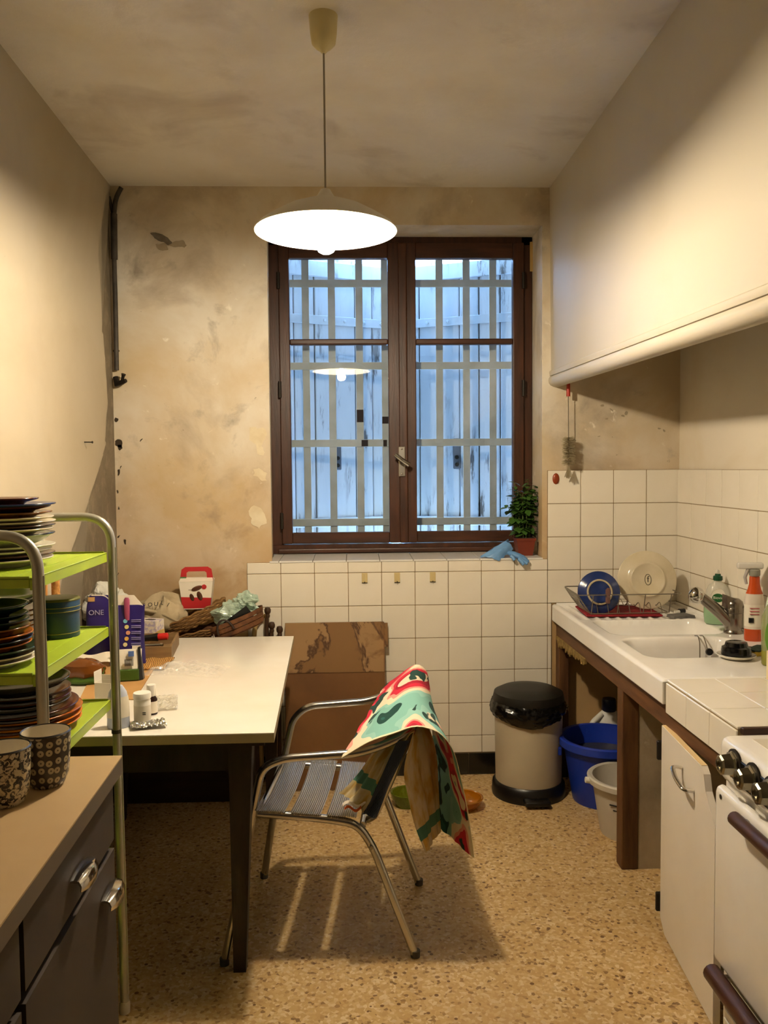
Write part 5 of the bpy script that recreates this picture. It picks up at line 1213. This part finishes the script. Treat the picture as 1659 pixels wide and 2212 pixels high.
# ================================================================== HANGING AND STUCK ON THE WALLS
br_ = thing('bottle_brush', 'grey bottle brush with red handle hanging from the hood edge', 'brush', (.998, 3.835, 1.842))
obj('handle', T([(0,0,.002),(0,0,-.062)], [.008,.0095], 10), mat('red_handle', '#a32a17', .4), br_, True)
obj('wire', T([(0,0,-.06),(.002,0,-.25),(.003,0,-.39)], .0018, 6), m_wire, br_)
bb_ = bmesh.new(); rb_ = random.Random(3)
for k in range(520):
    a = rb_.uniform(0, 2*math.pi); z = -.25-.125*rb_.random(); r_ = .030*(.85+.3*rb_.random()); s_ = V(.003,0,z); e_ = s_+V(r_*math.cos(a), r_*math.sin(a), rb_.uniform(-.006,.004))
    tube(bb_, [s_, e_], .0009, 3, cap=False)
bo = obj('bristles', bb_, mat('grey_bristle', '#a89b7c', .9), br_); bo['kind'] = 'stuff'
bb_ = bmesh.new()
for k in range(40):
    a = rb_.uniform(0, 2*math.pi); tube(bb_, [V(.003,0,-.378), V(.003+.022*math.cos(a)*rb_.random(), .015*math.sin(a), -.43-.01*rb_.random())], .0012, 3, cap=False)
bo = obj('end_tuft', bb_, mat('grey_bristle', '#857a60', .9), br_); bo['kind'] = 'stuff'
oh = thing('wall_hook', 'orange oval stick-on hook on the tiles below the bottle brush', 'hook', (.954, D-.008, 1.401))
obj('pad', blob(bmesh.new(), (0,0,0), (.0165,.008,.026), (20,14), 0, 0), mat('orange_hook', '#8f3a12', .4), oh, True); obj('hook_tip', T([(0,-.006,-.008),(0,-.014,-.014),(0,-.016,-.006)], .004, 8), mat('orange_hook', '#8f3a12', .4), oh, True)
for x, nb in ((.053,'the first beside the stained wall'),(.205,'the middle of three'),(.372,'the third, towards the pedal bin')):
    h = thing('adhesive_hook', 'yellowed plastic stick-on hook on the tiles, %s' % nb, 'hook', (x, D-.0078, .945), group='stick-on hooks under the window')
    obj('backing', B(-.0135,.0135,-.0022,0,-.022,.024,bev=.001), mat('yellowed_plastic', '#cdb984', .35), h)
    obj('rib', B(-.003,.003,-.004,-.002,-.018,.02,bev=.0008), mat('yellowed_plastic', '#cdb984', .35), h)
    obj('peg', T([(0,-.003,-.02),(0,-.011,-.021),(0,-.012,-.015)], .0018, 6), m_dkiron, h); obj('peg_bar', B(-.013,.013,-.004,-.001,-.0225,-.020), m_dkiron, h)

# ================================================================== WINDOW SILL
SZ = OB+.0195
pt = thing('potted_basil', 'bushy potted basil in a square brown pot on the window sill', 'plant', (.830, 4.01, SZ))
m_pot = mat('brown_plastic_pot', '#6b2a17', .45)
def frus(a, b, z0, z1): return [(-a,-a,z0),(a,-a,z0),(a,a,z0),(-a,a,z0),(-b,-b,z1),(b,-b,z1),(b,b,z1),(-b,b,z1)]
obj('pot', hexa(bmesh.new(), frus(.034,.045,0,.078)), m_pot, pt); obj('pot_rim', hexa(bmesh.new(), frus(.0465,.0475,.072,.084)), m_pot, pt)
obj('soil', hexa(bmesh.new(), frus(.043,.043,.08,.0855)), noisy('potting_soil', '#241a12', '#3a2b1d', 60, .95, .5), pt)
m_leaf = noisy('basil_leaf', '#2f4d16', '#3f6420', 20, .5); m_stem = mat('basil_stem', '#5d7034', .6)
def leaf_mesh():
    bm = bmesh.new(); pr = [(0,0),(.25,.30),(.5,.36),(.75,.24),(1,0)]; rows = []
    for x, w in pr:
        z = -.22*x*x; rows.append([bm.verts.new((x, -w, z+.10*w)), bm.verts.new((x, 0, z)), bm.verts.new((x, w, z+.10*w))] if w else [bm.verts.new((x,0,z))])
    for a, b in zip(rows, rows[1:]):
        if len(a) == 1: bm.faces.new((a[0],b[0],b[1])); bm.faces.new((a[0],b[1],b[2]))
        elif len(b) == 1: bm.faces.new((a[0],b[0],a[1])); bm.faces.new((a[1],b[0],a[2]))
        else: bm.faces.new((a[0],b[0],b[1],a[1])); bm.faces.new((a[1],b[1],b[2],a[2]))
    me = bpy.data.meshes.new('leaf'); bm.to_mesh(me); bm.free(); me.materials.append(m_leaf)
    for p in me.polygons: p.use_smooth = True
    return me
lm = leaf_mesh(); rp = random.Random(21); nl_ = 0
for k in range(25):
    a = rp.uniform(0, 2*math.pi); rr0 = .03*math.sqrt(rp.random()); rr1 = rr0+.03*rp.random(); hh = rp.uniform(.15,.25)
    if k == 0: a, rr1, hh = math.pi, .085, .16
    if k == 1: a, rr1, hh = 2.6, .05, .265
    if k == 2: a, rr1, hh = .3, .02, .28
    p0 = V(rr0*math.cos(a), rr0*math.sin(a)*.8, .084); p2 = V(min(.052, rr1*math.cos(a)), rr1*math.sin(a)*.75, .084+hh); p1 = p0.lerp(p2, .55)+V(0,0,.02)
    obj('stem', T([p0, p1, p2], [.0022,.0018,.0012], 5), m_stem, pt)
    n_ = int(hh/.019)
    for q in range(n_):
        f = (q+1)/n_; b = p0.lerp(p1, f/.55) if f < .55 else p1.lerp(p2, (f-.55)/.45)
        for s_ in (0, 1):
            yaw_ = q*math.pi/2 + s_*math.pi + rp.uniform(-.5,.5); sz = rp.uniform(.032,.052)*(1 if f < .9 else .7)
            l_ = meshobj('leaf', lm, pt, b, (rp.uniform(-.4,.4), rp.uniform(-.4,.55), yaw_)); l_.scale = (sz, sz, sz); nl_ += 1
# rubber glove lying over the sill edge
gl = thing('rubber_glove', 'light blue rubber glove drooping over the window sill edge', 'glove', (.70, D+.03, SZ))
m_glove = noisy('blue_rubber', '#6f9dcc', '#5f8dbe', 10, .4)
def gp(x, y, dy=0): p = PY(x, y, D+.03+dy); return p - V(.70, D+.03, SZ)
cA, cB, cC, cD = gp(1037,1203,-.02), gp(1098,1166,.02), gp(1108,1186,.0), gp(1078,1212,-.045)
def cuff(u, v):
    p = cA.lerp(cB, u*.9+.05*v) if v < .5 else cA.lerp(cB, u*.9+.05)
    q = cD.lerp(cC, u); w = p.lerp(q, v); bulge = .028*math.sin(math.pi*v)*(.5+.5*math.sin(math.pi*u))
    return w + V(0, -bulge*.8, bulge*.35 + .006*noise.noise(V(u*6, v*6, 2))) 
def cuff2(u, v):
    p = cA.lerp(cB, u); q = cD.lerp(cC, u); w = p.lerp(q, v); return w + V(0, .030*math.sin(math.pi*v)*(.6+.4*u), .004+.004*noise.noise(V(u*5, v*5, 7)))
obj('cuff', grid(cuff, 18, 14, .0015), m_glove, gl, True); obj('cuff_back', grid(cuff2, 14, 10, .0015), m_glove, gl, True)
pk = [gp(1097,1193,-.005), gp(1108,1197,-.025), gp(1122,1202,-.045)]
obj('palm', T(pk+[gp(1128,1206,-.05)], [.016,.021,.021,.014], 14, flat=.65), m_glove, gl, True)
for fx, fy, ty, dy0, dy1, rad in ((1139,1209,1203,-.035,-.05,.0085),(1143,1214,1206,-.045,-.062,.009),(1140,1219,1209,-.055,-.07,.009),(1132,1221,1211,-.06,-.073,.0085),(1112,1211,1204,-.06,-.072,.009)):
    s0 = gp(1120 if fx > 1120 else 1104, ty-3, dy0); e0_ = gp(fx, fy, dy1)
    obj('finger', T([s0, s0.lerp(e0_, .5)+V(0,0,.004), e0_.lerp(s0,.08), e0_], [rad*1.05, rad, rad*.85, rad*.35], 10), m_glove, gl, True)
